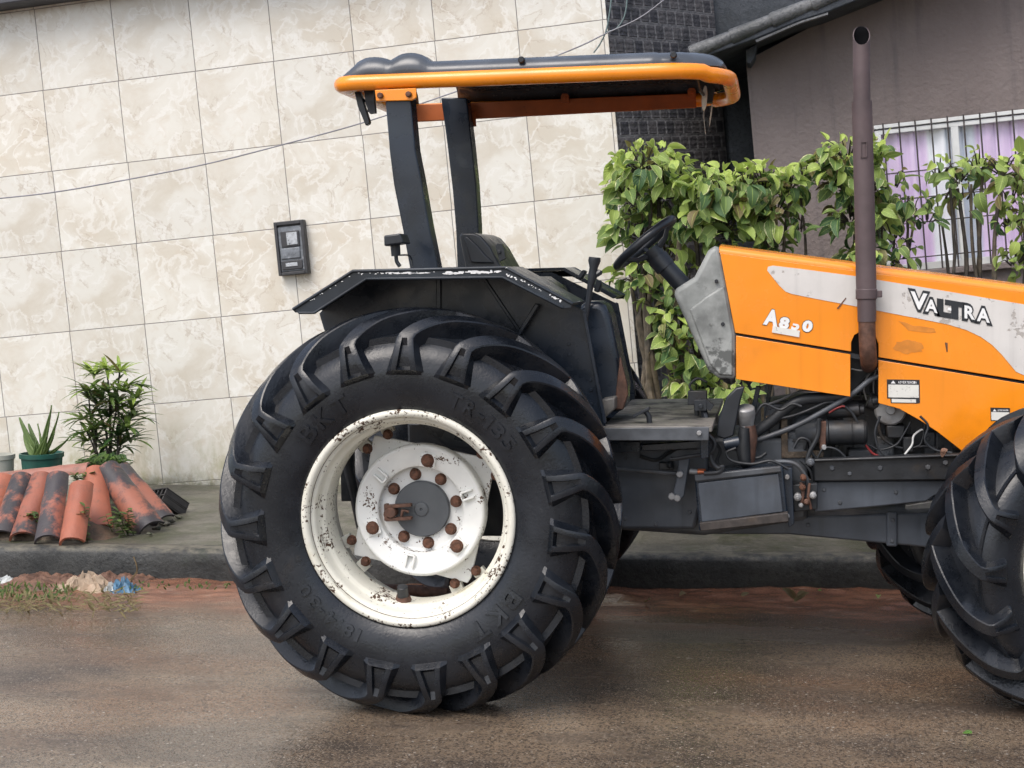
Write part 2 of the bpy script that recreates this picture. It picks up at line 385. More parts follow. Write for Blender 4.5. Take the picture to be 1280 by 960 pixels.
M['clay_dark'] = clay('blackened_terracotta', (.30, .105, .065), (.034, .030, .033), .40, 9)
M['clay_dark2'] = clay('blackened_patchy_terracotta', (.31, .105, .068), (.046, .040, .043), .45, 14)
M['clay_pink'] = clay('dusty_pink_terracotta', (.34, .145, .105), (.17, .09, .07), .58, 4)
M['brickhole'] = paint('blackened_hollow_brick', (.030, .028, .027), (.5, .8), .4, 12, grime=(.10, .085, .06), gthr=(.55, .8))
def leafmat(name, body, body2, edge, ethr, hue=.6, rough=.50):
    n = N(name)
    uv = n.xyz(n.tc.outputs['UV']); v = uv[0]; u = uv[1]          # v across 0..1, u along
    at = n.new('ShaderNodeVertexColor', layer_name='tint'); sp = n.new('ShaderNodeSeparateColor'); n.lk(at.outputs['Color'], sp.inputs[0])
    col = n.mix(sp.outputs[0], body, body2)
    e = n.math('ABSOLUTE', n.math('SUBTRACT', v, .5))
    e = n.math('ADD', n.math('MULTIPLY', e, 2.), n.ramp(n.noise(28, 3), .3, .7, -.16, .16, False))
    e = n.math('ADD', e, n.ramp(sp.outputs[2], 0, 1, -.20, .06, False)); em = n.ramp(e, ethr, ethr+.14)
    col = n.mix(n.math('MULTIPLY', em, sp.outputs[1]), col, edge)
    col = n.mix(n.ramp(sp.outputs[2], .90, .94, 0, .85), col, (.19, .13, .065))
    vein = n.math('MULTIPLY', n.ramp(n.math('ABSOLUTE', n.math('SUBTRACT', v, .5)), .0, .05, 1, 0), .35)
    col = n.mix(vein, col, tuple(min(1, x*1.7+.02) for x in body2))
    # side veins
    sv = n.math('SINE', n.math('MULTIPLY', n.math('ADD', u, n.math('MULTIPLY', n.math('ABSOLUTE', n.math('SUBTRACT', v, .5)), -.55)), 52.))
    n.done(col, rough, n.bump(sv, .35, .003), spec=.45)
    n.b.inputs['Subsurface Weight'].default_value = 0
    tl = n.new('ShaderNodeBsdfTranslucent'); n.lk(col, tl.inputs[0])
    mx = n.new('ShaderNodeMixShader'); mx.inputs[0].default_value = .34
    n.lk(n.b.outputs[0], mx.inputs[1]); n.lk(tl.outputs[0], mx.inputs[2]); n.lk(mx.outputs[0], n.out.inputs[0])
    return n.m
M['leaf'] = leafmat('variegated_leaf', (.070, .145, .056), (.45, .57, .13), (.62, .63, .33), .80)
M['leafgreen'] = leafmat('green_leaf', (.05, .14, .025), (.20, .36, .05), (.4, .45, .15), .95)
M['palmleaf'] = leafmat('palm_leaf', (.040, .095, .030), (.34, .46, .09), (.2, .28, .08), .9, rough=.3)
M['aloe'] = leafmat('aloe_leaf', (.10, .17, .055), (.20, .28, .08), (.30, .36, .14), .9, rough=.4)
M['weed'] = leafmat('weed_leaf', (.045, .085, .020), (.15, .22, .05), (.2, .25, .1), .95, rough=.5)
M['dryleaf'] = leafmat('dry_leaf', (.16, .11, .05), (.22, .20, .09), (.3, .26, .15), .9, rough=.6)
M['bark'] = paint('wet_stem_bark', (.115, .092, .062), (.5, .75), .5, 18, grime=(.030, .026, .022), gthr=(.45, .62), bump=.6, bscale=50)
M['barkdark'] = paint('dark_stem_bark', (.060, .050, .040), (.5, .75), .5, 18, bump=.6, bscale=50)
M['potgreen'] = paint('green_plastic_pot', (.018, .085, .065), (.3, .5), .3, 8, grime=(.05, .07, .05))
M['potwhite'] = paint('stained_white_pot', (.42, .42, .36), (.4, .6), .2, 8, grime=(.16, .17, .11), gthr=(.45, .65))
M['frame'] = paint('white_window_frame', (.66, .67, .66), (.35, .5), .08, 8)
M['bar'] = paint('dark_grille_bar', (.055, .045, .045), (.5, .7), .3, 20)
M['meterframe'] = paint('dark_meter_box', (.040, .040, .043), (.4, .6), .3, 14)
M['metergrey'] = paint('scratched_meter_cover', (.165, .18, .20), (.25, .45), .35, 26, chips=(.33, .34, .36), cthr=(.57, .62), cscale=50)
M['meterdial'] = paint('pale_meter_dial', (.42, .44, .46), (.3, .4), .2, 40, chips=(.10, .11, .12), cthr=(.56, .58), cscale=90)
M['cable'] = paint('grey_cable', (.20, .20, .23), (.4, .6))
M['greencable'] = paint('grey_green_cable', (.12, .17, .17), (.4, .6))
M['fascia'] = paint('dark_grey_fascia', (.075, .078, .09), (.5, .7), .15, 4)
M['paper'] = paint('dirty_kraft_paper', (.36, .27, .19), (.6, .8), .3, 16, grime=(.30, .16, .10), gthr=(.5, .7))
M['bluebag'] = paint('blue_plastic_bag', (.085, .19, .30), (.25, .4), .45, 22, grime=(.22, .30, .36), gthr=(.52, .62))
M['palebag'] = paint('pale_plastic_scrap', (.42, .44, .43), (.3, .45), .3, 22, grime=(.22, .14, .10), gthr=(.5, .7))
def curtain():
    n = N('lilac_and_white_curtain'); x = n.xyz()[0]
    w = n.math('MULTIPLY', n.ramp(x, .34, .37), n.ramp(x, .66, .70, 1, 0))
    col = n.mix(w, n.mix(n.ramp(n.noise(1, 3, vec=n.vec((14, 1, .3))), .3, .7), (.66, .50, .76), (.78, .64, .88)), n.mix(n.ramp(x, .46, .49), (.88, .90, .96), (.62, .68, .78)))
    return n.done(col, .8)
M['curtain'] = curtain()
def glass():
    n = N('window_glass'); n.n.remove(n.b)
    t = n.new('ShaderNodeBsdfTransparent'); g = n.new('ShaderNodeBsdfGlossy'); g.inputs['Roughness'].default_value = .04
    mx = n.new('ShaderNodeMixShader'); mx.inputs[0].default_value = .05
    pass; n.lk(t.outputs[0], mx.inputs[1]); n.lk(g.outputs[0], mx.inputs[2]); n.lk(mx.outputs[0], n.out.inputs[0]); return n.m
M['glass'] = glass()
# ================================================================== TYRES AND WHEELS
def interp_profile(prof):
    L = [0]
    for a, b in zip(prof, prof[1:]): L.append(L[-1]+math.hypot(b[0]-a[0], b[1]-a[1]))
    def at(s):
        s = max(0, min(L[-1], s))
        for i in range(len(L)-1):
            if s <= L[i+1]+1e-9:
                t = (s-L[i])/(L[i+1]-L[i]); a, b = prof[i], prof[i+1]
                return a[0]+(b[0]-a[0])*t, a[1]+(b[1]-a[1])*t
    return at, L
def half_profile(R, rb, W):
    """carcass, near side bead to crown: (r, y)"""
    h = R-.056-rb
    q = [(0, -.80), (.04, -.86), (.15, -.94), (.30, -.99), (.45, -1.0), (.57, -.975), (.67, -.935), (.765, -.855), (.845, -.735), (.912, -.56), (.964, -.34), (.993, -.14), (1, 0)]
    return [(rb+h*a, b*W) for a, b in q]
def dense(prof, k=4):
    pts = smooth_path([Vector((a, b, 0)) for a, b in prof], k); return [(p.x, p.y) for p in pts]
GLY = {}
def glyph(ch, off=0.0, res=3):
    key = (ch, off)
    if key not in GLY:
        cu = bpy.data.curves.new('glyph', 'FONT'); cu.body = ch; cu.offset = off; cu.resolution_u = res
        o = bpy.data.objects.new('glyph', cu); COL.objects.link(o)
        dg = bpy.context.evaluated_depsgraph_get(); dg.update()
        me = bpy.data.meshes.new_from_object(o.evaluated_get(dg))
        vs = [v.co.copy() for v in me.vertices]; fs = [list(p.vertices) for p in me.polygons]
        bpy.data.objects.remove(o); bpy.data.curves.remove(cu); bpy.data.meshes.remove(me)
        x0 = min(v.x for v in vs); x1 = max(v.x for v in vs); y0 = min(v.y for v in vs); y1 = max(v.y for v in vs)
        GLY[key] = ([((v.x-x0)/(x1-x0), (v.y-y0)/(y1-y0)) for v in vs], fs, (x1-x0)/(y1-y0))
    return GLY[key]
def put_glyph(bm, ch, fn, depth, off=0.0):
    """fn(u, v, k): unit box -> point, k = 0 front .. 1 back"""
    uv, fs, asp = glyph(ch, off)
    a = [bm.verts.new(fn(u, v, 0)) for u, v in uv]; b = [bm.verts.new(fn(u, v, 1)) for u, v in uv]
    ed = {}
    for f in fs:
        try: bm.faces.new([a[i] for i in f])
        except ValueError: continue
        for i in range(len(f)):
            e = (f[i], f[(i+1) % len(f)])
            ed[e] = ed.get(e, 0)+1
    if depth:
        for (i, j) in ed:
            if (j, i) not in ed:
                try: bm.faces.new((a[j], a[i], b[i], b[j]))
                except ValueError: pass
    else:
        for v in b: bm.verts.remove(v)
def make_tyre(R, rb, W, nl, sweep, lh, th0, zcut, words=()):
    """axle along y, outer face towards -y, centre at 0"""
    bm = B(); hp = half_profile(R, rb, W)
    full = dense(hp, 4); full = full + [(r, -y) for r, y in full[-2::-1]]
    inner = [(rb+.02, W*.72), (R-.09, W*.8), (R-.07, 0), (R-.09, -W*.8), (rb+.02, -W*.72)]
    lathe(bm, full+inner, 144, closed=True)
    near = dense(hp, 5)
    near = near + [(r, -y) for r, y in near[-2:-12:-1]]
    at, L = interp_profile(near)
    tot = L[-1]
    s_start = next(l for l, p in zip(L, near) if p[0] > rb+(R-.056-rb)*.43)
    s_sh = next(l for l, p in zip(L, near) if p[0] > rb+(R-.056-rb)*.765)
    s_crown = next(l for l, p in zip(L, near) if p[1] > W*.10)
    NS = 26; sig = []
    for i in range(NS+1):
        t = i/NS
        sig.append(s_start+(s_crown-s_start)*t)
    for side in (-1, 1):
        for k in range(nl):
            base = th0 + 2*math.pi*(k+(0 if side < 0 else .5))/nl
            rows = []
            for i, s in enumerate(sig):
                r, y = at(s); r2, y2 = at(s+.004); r1, y1 = at(s-.004)
                tx, ty = r2-r1, y2-y1; l = math.hypot(tx, ty); nr, ny = -(-ty)/l, -tx/l     # outward normal
                if nr*(r-.5*R)+ny*y < 0: nr, ny = -nr, -ny
                q = max(0, (s-s_sh)/(s_crown-s_sh)); q0 = min(1, (s-s_start)/(s_sh-s_start))
                dth = sweep*(q**1.12)
                hw = (.063-.026*q0)*(R/.78) if q == 0 else (.039+.021*min(1, q*2.0))*(R/.78)
                if q > .75: hw *= 1-.25*(q-.75)/.25
                h = lh*(.36+.50*q0**1.1) if q == 0 else lh*(.86+.20*min(1, q*3))
                if i == 0: h = lh*.06
                wt = .70
                cross = []
                inr = .42 if .12 < q0 < .86 and q == 0 else 0
                rec = lh*.30 if inr else 0
                wi = .54*(1-.58*q0)
                for a, hh in ((-1.25, -.004), (-wt-.1, h*.94), (-wt+.04, h), (-wi, h), (-wi*.82, h-rec), (wi*.82, h-rec), (wi, h), (wt-.04, h), (wt+.1, h*.94), (1.25, -.004)):
                    th = base+dth+a*hw/r
                    rr, yy = r+nr*hh, y+ny*hh
                    cross.append(bm.verts.new((rr*math.sin(th), yy if side < 0 else -yy, rr*math.cos(th))))
                rows.append(cross)
            m = len(rows[0])
            for A, C in zip(rows, rows[1:]):
                for j in range(m-1): bm.faces.new((A[j], A[j+1], C[j+1], C[j]))
            bm.faces.new(rows[0]); bm.faces.new(rows[-1][::-1])
    atn, Ln = interp_profile(near)
    def ysurf(r):
        for (a, b), (c, d) in zip(near, near[1:]):
            if a <= r <= c: return b+(d-b)*(r-a)/(c-a)
        return near[0][1]
    for txt, ang, r0, hgt, wid, gap, dp in words:
        rm = r0+hgt/2; cur = math.radians(ang)
        for ch in txt:
            if ch == ' ': cur += wid*.6/rm; continue
            asp = glyph(ch, .02)[2]; w = hgt*.30 if ch in '1.' else wid*(.6 if ch == '-' else 1); hh = hgt
            v0, v1 = (0, 1)
            if ch == '-': v0, v1 = .4, .58
            if ch == '.': v0, v1 = 0, .2; w = hgt*.18
            def fn(u, v, k, cur=cur, w=w, v0=v0, v1=v1):
                r = r0+hgt*(v0+(v1-v0)*v); th = cur+u*w/rm
                return Vector((r*math.sin(th), ysurf(r)-dp*(1-k)+.003*k, r*math.cos(th)))
            put_glyph(bm, ch, fn, 1, .02); cur += (w+gap)/rm
    return bm
def flatten(bm, zc):
    for v in bm.verts:
        if v.co.z < -zc:
            v.co.z = -zc - (v.co.z+zc)*-.05 if False else -zc+ .0
def wheel_thing(parent, name, centre, rot):
    o = bpy.data.objects.new(name, None)
    return o
YC = 6.72
_c = P(524, 638, 5.78); RC = Vector((_c.x, 5.78, .768))       # rear wheel centre (near)
R_REAR, R_FRONT = .786, .590
_f = P(1341, 700, 6.02); FC = Vector((_f.x, 6.02, .576))
TR = thing('tractor', 'orange and black farm tractor with a canopy, parked along the kerb', 'tractor', (RC.x, YC, 0))
def wpart(name, bm, mat, parent, local, **k):
    """a part placed with its own transform (local matrix in the tractor's frame); mesh data is in wheel coordinates"""
    o = mesh_obj(name, bm, mat, Matrix.Identity(4), **k); o.parent = parent; o.matrix_local = local; return o
def sub(name, bm, mat, parent, **k):
    o = mesh_obj(name, bm, mat, Matrix.Identity(4), **k); o.parent = parent; return o
TL = WM[TR].inverted()
def flat_under(bm, zc, ang=0):
    for v in bm.verts:
        if v.co.z < -zc:
            d = -zc-v.co.z; v.co.z = -zc+.0
            s = 1+d*.9; v.co.y *= s
tb = make_tyre(R_REAR, .412, .236, 19, math.radians(28), .067, math.radians(1.5), .768,
    words=[('BKT', -52, .464, .070, .064, .020, .009), ('TR-135', 22, .468, .056, .044, .016, .007), ('BKT', 123, .464, .070, .064, .020, .009), ('18.4-30', 203, .464, .048, .040, .015, .007)])
flat_under(tb, .766)
# rim barrel (wheel coordinates, outer edge at y = -.205)
rimp = [(.400, -.172), (.412, -.186), (.419, -.200), (.4175, -.207), (.413, -.211), (.405, -.2125), (.397, -.2105), (.391, -.204), (.3885, -.196), (.3885, -.180), (.3845, -.178), (.379, -.1765), (.374, -.170), (.371, -.155),
        (.369, -.118), (.364, -.108), (.355, -.10), (.3525, -.09), (.351, -.03), (.351, .03), (.362, .06), (.380, .10), (.390, .19), (.412, .207), (.419, .20), (.410, .18)]
bm = B(); lathe(bm, rimp, 120)
rim_bm = bm
# welded rim tabs, one at each corner of the disc
LOBES = [33, 124, 213, 301]
for a in LOBES:
    for da in (-9.5, 9.5):
        t = math.radians(a+da); c = Vector((.345*math.cos(t), .088, .345*math.sin(t)))
        box(bm, c, (.035, .030, .05), Matrix.Rotation(-t, 4, 'Y'))
def disc_mesh():
    bm = B()
    # square plate with rounded corners
    pts = []
    for k in range(96):
        a = 2*math.pi*k/96; best = 9
        r = .350
        da = min(abs(((math.degrees(a)-l+180) % 360)-180) for l in LOBES)
        r = .249/max(.3, math.cos(math.radians(max(0, 45-da)))) if da < 45 else .249
        r = min(r, .348); pts.append(Vector((r*math.cos(a), .040, r*math.sin(a))))
    for p in pts: p.y = .070
    prism_v(bm, pts, Vector((0, .018, 0)))
    prof = [(.262, .070), (.2625, .012), (.258, .004), (.250, .000), (.238, .004), (.205, .012), (.178, .020), (.172, .026), (.170, .058), (.166, .0625), (.112, .064)]
    rg = lathe(bm, prof, 72)
    # raised bosses: three dished pads, three slots
    for a, w in ((79, .06), (200, .06), (317, .06)):
        t = math.radians(a); c = Vector((.203*math.cos(t), .006, .203*math.sin(t)))
        box(bm, c, (.056, .016, .062), Matrix.Rotation(-t, 4, 'Y'))
    return bm
def hexbolt(c, r, l, seg=8):
    bm = B(); disc_cyl(bm, c, r, c[1]-l, c[1], seg, .25); disc_cyl(bm, c, r*1.25, c[1]-.006, c[1]+.002, 14, .3); return bm
def ring_pt(r, a, y): t = math.radians(a); return Vector((r*math.cos(t), y, r*math.sin(t)))
wl = TL @ Matrix.Translation(RC)
RW1 = wpart('rear_wheel', disc_mesh(), M['disc'], TR, wl, bevel=.003)
sub('tyre', tb, M['rubber'], RW1, angle=32)
sub('rim', rim_bm, M['rim'], RW1)
b_ = B(); tube(b_, [Vector((.3895*math.sin(2*math.pi*k/96), -.1815, .3895*math.cos(2*math.pi*k/96))) for k in range(96)], .0028, 6, closed=True); sub('bead_groove', b_, M['groove'], RW1)
hb = B(); rg = lathe(hb, [(.112, .064), (.112, .048), (.108, .043), (.030, .040), (.026, .034), (.020, .033), (.006, .033), (.005, .038), (.001, .038)], 48)
sub('hub_cap', hb, M['hubgrey'], RW1)
for a in (101, 57, 12, -36, -82, -125, 190, 146): sub('wheel_bolt', hexbolt(ring_pt(.139, a, .066), .0195, .030, 12), M['rust'], RW1)
for a in (79, 200, 317): sub('wheel_bolt', hexbolt(ring_pt(.203, a, .000), .0215, .022, 12), M['rust'], RW1)
for a in LOBES:
    for da in (-9, 9):
        if (a, da) == (33, 9): m_ = M['disc']
        sub('clamp_bolt', hexbolt(ring_pt(.325, a+da, .070), .0165, .030, 6), M['rust'], RW1)
for a in (138, 18, 258):
    t = math.radians(a); b_ = B(); c = ring_pt(.205, a, .004)
    mr = Matrix.Rotation(-t, 4, 'Y')
    for s in (-1, 1): box(b_, c+mr.to_3x3()@Vector((0, 0, s*.015)), (.050, .022, .008), mr)
    box(b_, c+mr.to_3x3()@Vector((-.024, 0, 0)), (.008, .022, .030), mr)
    sub('slotted_lug', b_, M['disc'], RW1, bevel=.002)
b_ = B(); v0 = ring_pt(.352, 260.5, -.06); cyl(b_, v0, v0*1+Vector((.004, -.025, .062)), .023, .021, 16)
sub('valve', b_, M['darkmetal'], RW1, bevel=.003)
b_ = B(); cyl(b_, v0, v0+Vector((.001, -.008, .022)), .034, .026, 10); jitter(b_, .006, 40); sub('rusty_base', b_, M['rust2'], RW1)
b_ = B()
for z in (.028, -.024):
    box(b_, Vector((-.085, .010, z-.01)), (.105, .030, .012), Matrix.Rotation(math.radians(-4), 4, 'Y'))
box(b_, Vector((-.135, .012, -.008)), (.014, .032, .066)); tube(b_, [Vector((-.045, .012, -.006)), Vector((-.07, .010, .0)), Vector((-.075, .008, -.03))], .007, 8)
disc_cyl(b_, Vector((-.115, .03, -.008)), .022, -.012, .04, 10)
sub('rusty_clevis', b_, M['rust2'], RW1, bevel=.003)
# far rear wheel: copies turned half round
def wheel_copy(src, local):
    o = dup(src, TR); o.matrix_local = local
    for ch in [c for c in bpy.data.objects if c.parent == src]:
        c = dup(ch, o); c.matrix_parent_inverse = Matrix.Identity(4)
    return o
RFAR = Vector((RC.x, 2*YC-RC.y, RC.z))
wheel_copy(RW1, TL @ Matrix.Translation(RFAR) @ Matrix.Diagonal((1, -1, 1, 1)))
# front wheels, steered a little away from the camera
ft = make_tyre(R_FRONT, .318, .178, 15, math.radians(29), .064, math.radians(6), .58); flat_under(ft, .574)
FW = TL @ Matrix.Translation(FC) @ Matrix.Rotation(math.radians(26), 4, 'Z')
b_ = B(); lathe(b_, [(.25, -.02), (.24, -.035), (.17, -.02), (.15, .02), (.09, .03), (.085, -.05), (.07, -.065), (.001, -.068)], 48)
FW1 = wpart('front_wheel', b_, M['disc'], TR, FW)
sub('tyre', ft, M['rubber'], FW1, angle=32)
b_ = B(); lathe(b_, [(.308, -.125), (.318, -.140), (.324, -.152), (.318, -.160), (.306, -.157), (.298, -.145), (.292, -.12), (.28, -.10), (.262, -.05), (.26, .0), (.265, .06), (.30, .14), (.324, .152), (.31, .13)], 80)
sub('rim', b_, M['rim'], FW1)
for k in range(8): sub('wheel_bolt', hexbolt(ring_pt(.20, k*45+10, -.028), .014, .02), M['rust'], FW1)
FFAR = Vector((FC.x-.15, 2*YC-FC.y, FC.z))
wheel_copy(FW1, TL @ Matrix.Translation(FFAR) @ Matrix.Rotation(math.radians(26), 4, 'Z') @ Matrix.Diagonal((1, -1, 1, 1)))
# dried mud sticking to the near front tyre (rust-red clods on the lugs)
b_ = B()
for px, py, Y, r in ((1172, 640, 6.10, .020), (1170, 655, 6.12, .016), (1176, 688, 6.04, .022), (1216, 716, 5.88, .012), (1228, 786, 5.86, .013), (1180, 565, 6.12, .014)):
    q = bmesh.ops.create_icosphere(b_, subdivisions=2, radius=r, matrix=Matrix.Translation(P(px, py, Y)) @ Matrix.Rotation(.5, 4, 'X') @ Matrix.Diagonal((.8, .6, 1.3, 1)))
jitter(b_, .012, 45)
parts('mud_clod', b_, M['redsoil'], TR)
# ================================================================== AXLES, CHASSIS
b_ = B(); cyl(b_, (RC.x, RC.y+.11, RC.z), (RC.x, 2*YC-RC.y-.11, RC.z), .085, seg=24); cyl(b_, (RC.x, 6.25, RC.z), (RC.x, 7.19, RC.z), .16, seg=24)
box(b_, (RC.x+.02, YC, RC.z+.03), (.46, .50, .50))
part('rear_axle', b_, M['darkmetal'], TR, bevel=.01)
b_ = B(); cyl(b_, P(455, 735, 6.1), P(560, 742, 6.1), .024, seg=10); box(b_, P(500, 740, 6.14), (.20, .03, .06))
part('lower_link', b_, M['rust2'], TR, bevel=.004)
b_ = B(); cyl(b_, P(430, 560, 6.25), P(452, 660, 6.3), .022, seg=10); box(b_, P(435, 590, 6.28), (.06, .03, .25))
part('lift_rod', b_, M['darkmetal'], TR, bevel=.004)
b_ = B()
prism(b_, [(700, 545), (1010, 548), (1010, 650), (880, 670), (775, 663), (700, 650)], 6.45, 6.99)
part('transmission', b_, M['greymetal'], TR, bevel=.02)
b_ = B(); prism(b_, [(764, 560), (884, 556), (886, 600), (868, 662), (776, 662), (760, 640)], 6.38, 6.46)
part('transmission_cover', b_, M['bluegrey'], TR, bevel=.015)
b_ = B(); prism(b_, [(990, 646), (1195, 640), (1195, 688), (1165, 685), (985, 668), (880, 668), (880, 655)], 6.50, 6.94); prism(b_, [(1108, 640), (1122, 640), (1122, 684), (1108, 683)], 6.485, 6.51)
part('lower_frame', b_, M['bluegrey'], TR, bevel=.008)
b_ = B(); prism(b_, [(1017, 574), (1212, 567), (1200, 600), (1017, 602)], 6.34, 6.40); prism(b_, [(1017, 574), (1212, 567), (1212, 571), (1017, 578)], 6.32, 6.36)
part('side_beam', b_, M['darkmetal'], TR, bevel=.006)
b_ = B(); prism(b_, [(1017, 602), (1200, 600), (1190, 612), (1168, 620), (1158, 627), (1090, 634), (1024, 640), (1017, 640)], 6.37, 6.43)
parts('axle_support', b_, M['bluegrey'], TR, bevel=.006)
b_ = B(); prism(b_, [(1132, 632), (1190, 622), (1190, 640), (1150, 644), (1132, 640)], 6.62, 6.66)
part('tie_rod_end', b_, M['alu'], TR, bevel=.004)
b_ = B(); cyl(b_, FC+Vector((0, .1, .02)), FFAR+Vector((0, -.1, .02)), .075, seg=20); box(b_, (FC.x, YC, FC.z+.06), (.26, .4, .28))
part('front_axle', b_, M['darkmetal'], TR, bevel=.01)
# engine
b_ = B(); prism(b_, [(955, 505), (1000, 498), (1210, 505), (1260, 540), (1260, 600), (1010, 600), (1010, 575), (955, 580)], 6.60, 6.95)
part('engine_block', b_, M['greymetal'], TR, bevel=.015)
b_ = B()
for x0, x1, y0, y1, Y in ((957, 984, 505, 548, 6.50), (984, 1010, 540, 572, 6.47), (955, 985, 552, 574, 6.48), (1095, 1118, 545, 572, 6.52), (1155, 1185, 540, 572, 6.52), (1060, 1090, 562, 580, 6.5)):
    prism(b_, [(x0, y0), (x1, y0), (x1, y1), (x0, y1)], Y, 6.66)
parts('engine_housing', b_, M['greymetal'], TR, bevel=.008)
b_ = B(); bmesh.ops.create_uvsphere(b_, u_segments=20, v_segments=14, radius=1, matrix=Matrix.Translation(P(1008, 537, 6.52)) @ Matrix.Diagonal((.068, .07, .072, 1)))
cyl(b_, P(1005, 537, 6.52), P(1030, 540, 6.47), .07, .055)
part('bell_housing', b_, M['greymetal'], TR)
b_ = B(); a, c = P(1031, 541, 6.43), P(1084, 540, 6.43); cyl(b_, a, a+(c-a)*.08, .058, .058, 24); cyl(b_, a+(c-a)*.08, a+(c-a)*.93, .052, .052, 24); cyl(b_, a+(c-a)*.93, c, .052, .042, 24); cyl(b_, a+(c-a)*.62, a+(c-a)*.66, .0545, .0545, 24)
part('starter_motor', b_, M['darkmetal'], TR, bevel=.003)
b_ = B(); a, c = P(1034, 514, 6.45), P(1074, 512, 6.45); cyl(b_, a, c, .030, .030, 18); cyl(b_, c, c+(c-a)*.16, .020, .020, 12); cyl(b_, P(1090, 502, 6.45), P(1098, 500, 6.45), .018)
part('starter_solenoid', b_, M['darkmetal'], TR, bevel=.003)
b_ = B(); prism(b_, [(1024, 528), (1033, 527), (1032, 562), (1025, 563)], 6.37, 6.47)
part('starter_flange', b_, M['rust2'], TR, bevel=.003)
b_ = B(); prism(b_, [(976, 520), (984, 520), (985, 565), (1030, 564), (1030, 572), (977, 573)], 6.44, 6.48); prism(b_, [(957, 520), (978, 520), (978, 527), (957, 528)], 6.45, 6.48)
parts('corroded_bracket', b_, M['soil'], TR, bevel=.003)
b_ = B(); c = P(1113, 512, 6.46); disc_cyl(b_, c, .066, 6.45, 6.475, 32, .3); disc_cyl(b_, c, .020, 6.43, 6.46, 12); disc_cyl(b_, c+Vector((.03, 0, .01)), .008, 6.44, 6.46, 8)
part('pulley', b_, M['alu'], TR, bevel=.002)
b_ = B(); cyl(b_, P(1085, 500, 6.48), P(1098, 505, 6.48), .035); box(b_, P(1086, 487, 6.55), (.05, .06, .04)); box(b_, P(1092, 478, 6.55), (.035, .06, .05)); box(b_, P(1082, 470, 6.62), (.08, .05, .16))
part('injection_pump', b_, M['darkmetal'], TR, bevel=.004)
b_ = B(); prism(b_, [(1170, 540), (1215, 552), (1215, 572), (1170, 572)], 6.45, 6.6); cyl(b_, P(1190, 555, 6.42), P(1215, 553, 6.42), .028)
part('front_timing_cover', b_, M['darkmetal'], TR, bevel=.006)
b_ = B()
for x, y, Y, r_ in ((1040, 585, 6.34, 5), (1062, 592, 6.34, 4), (1100, 585, 6.34, 5), (1160, 584, 6.34, 5), (1182, 578, 6.34, 5), (1030, 612, 6.37, 4), (1050, 628, 6.37, 4), (1120, 615, 6.37, 4), (1115, 676, 6.485, 4), (1116, 650, 6.485, 4), (1010, 656, 6.5, 4),
                    (782, 572, 6.38, 4), (782, 648, 6.38, 4), (820, 655, 6.38, 4), (862, 640, 6.38, 4), (962, 510, 6.5, 3.5), (980, 544, 6.5, 3.5), (990, 546, 6.47, 3), (1006, 566, 6.47, 3), (1160, 548, 6.52, 4), (1180, 566, 6.52, 4), (1104, 552, 6.52, 4), (1112, 566, 6.52, 3)):
    r_ = .7*r_/ppm(x, Y); disc_cyl(b_, P(x, y, Y), r_, Y-.006, Y+.004, 6, .3)
parts('bolt', b_, M['greymetal'], TR)
part('oil_line', hose([(992, 560), (1000, 548), (1012, 552), (1016, 568), (1030, 578), (1048, 576)], 6.40, 2.0), M['darkmetal'], TR)
part('oil_line', hose([(1100, 512), (1098, 530), (1104, 548), (1126, 560), (1160, 558), (1186, 566)], 6.47, 2.0), M['darkmetal'], TR)
part('wiring_loom', hose([(968, 524), (990, 520), (1012, 512), (1034, 503), (1050, 505), (1064, 515), (1072, 528)], 6.41, 1.8), M['rubberhose'], TR)
part('wiring_loom', hose([(920, 560), (908, 566), (915, 576), (940, 580), (964, 576), (985, 586)], 6.26, 1.8), M['rubberhose'], TR)
part('throttle_rod', hose([(952, 508), (975, 500), (1000, 489), (1020, 488)], 6.50, 1.6, 6), M['alu'], TR)
b_ = B()
for k in range(11): prism(b_, [(1040+14*k, 520), (1044+14*k, 520), (1044+14*k, 572), (1040+14*k, 572)], 6.585, 6.61)
parts('engine_rib', b_, M['greymetal'], TR)
for k in range(4): part('injector_line', hose([(1078+5*k, 500), (1074+6*k, 486-2*k), (1082+5*k, 470-3*k), (1100+6*k, 462-2*k)], 6.50, 1.1), M['alu'] if k % 2 else M['darkmetal'], TR)
for pts, r_, m_ in (([(1000, 575), (1012, 588), (1016, 604), (1012, 622)], 1.6, 'rubberhose'), ([(1022, 572), (1030, 560), (1046, 562), (1060, 575)], 1.5, 'darkmetal'), ([(905, 548), (915, 556), (930, 570), (948, 572), (958, 566)], 2.2, 'rubberhose'),
                    ([(944, 520), (955, 505), (975, 512), (990, 505), (1002, 508)], 1.8, 'darkmetal'), ([(1100, 520), (1094, 540), (1098, 560), (1110, 572)], 1.6, 'rubberhose'), ([(1150, 520), (1160, 532), (1156, 550), (1168, 562), (1190, 566)], 1.5, 'rubberhose'),
                    ([(888, 548), (900, 562), (896, 578), (905, 590)], 2.0, 'rubberhose'), ([(800, 570), (820, 575), (836, 566), (850, 560), (872, 560)], 2.2, 'darkmetal')):
    part('oil_line', hose(pts, 6.36, r_), M[m_], TR)
b_ = B()
for x, y, w_, h_ in ((1046, 547, 4, 14), (1062, 524, 10, 3), (1120, 540, 12, 8), (1136, 556, 8, 10), (968, 534, 8, 10), (1000, 556, 10, 7), (946, 560, 8, 10), (1176, 560, 6, 6)):
    prism(b_, [(x-w_, y-h_), (x+w_, y-h_), (x+w_*.8, y+h_), (x-w_*.9, y+h_)], 6.45, 6.56)
parts('casting_boss', b_, M['darkmetal'], TR, bevel=.006)
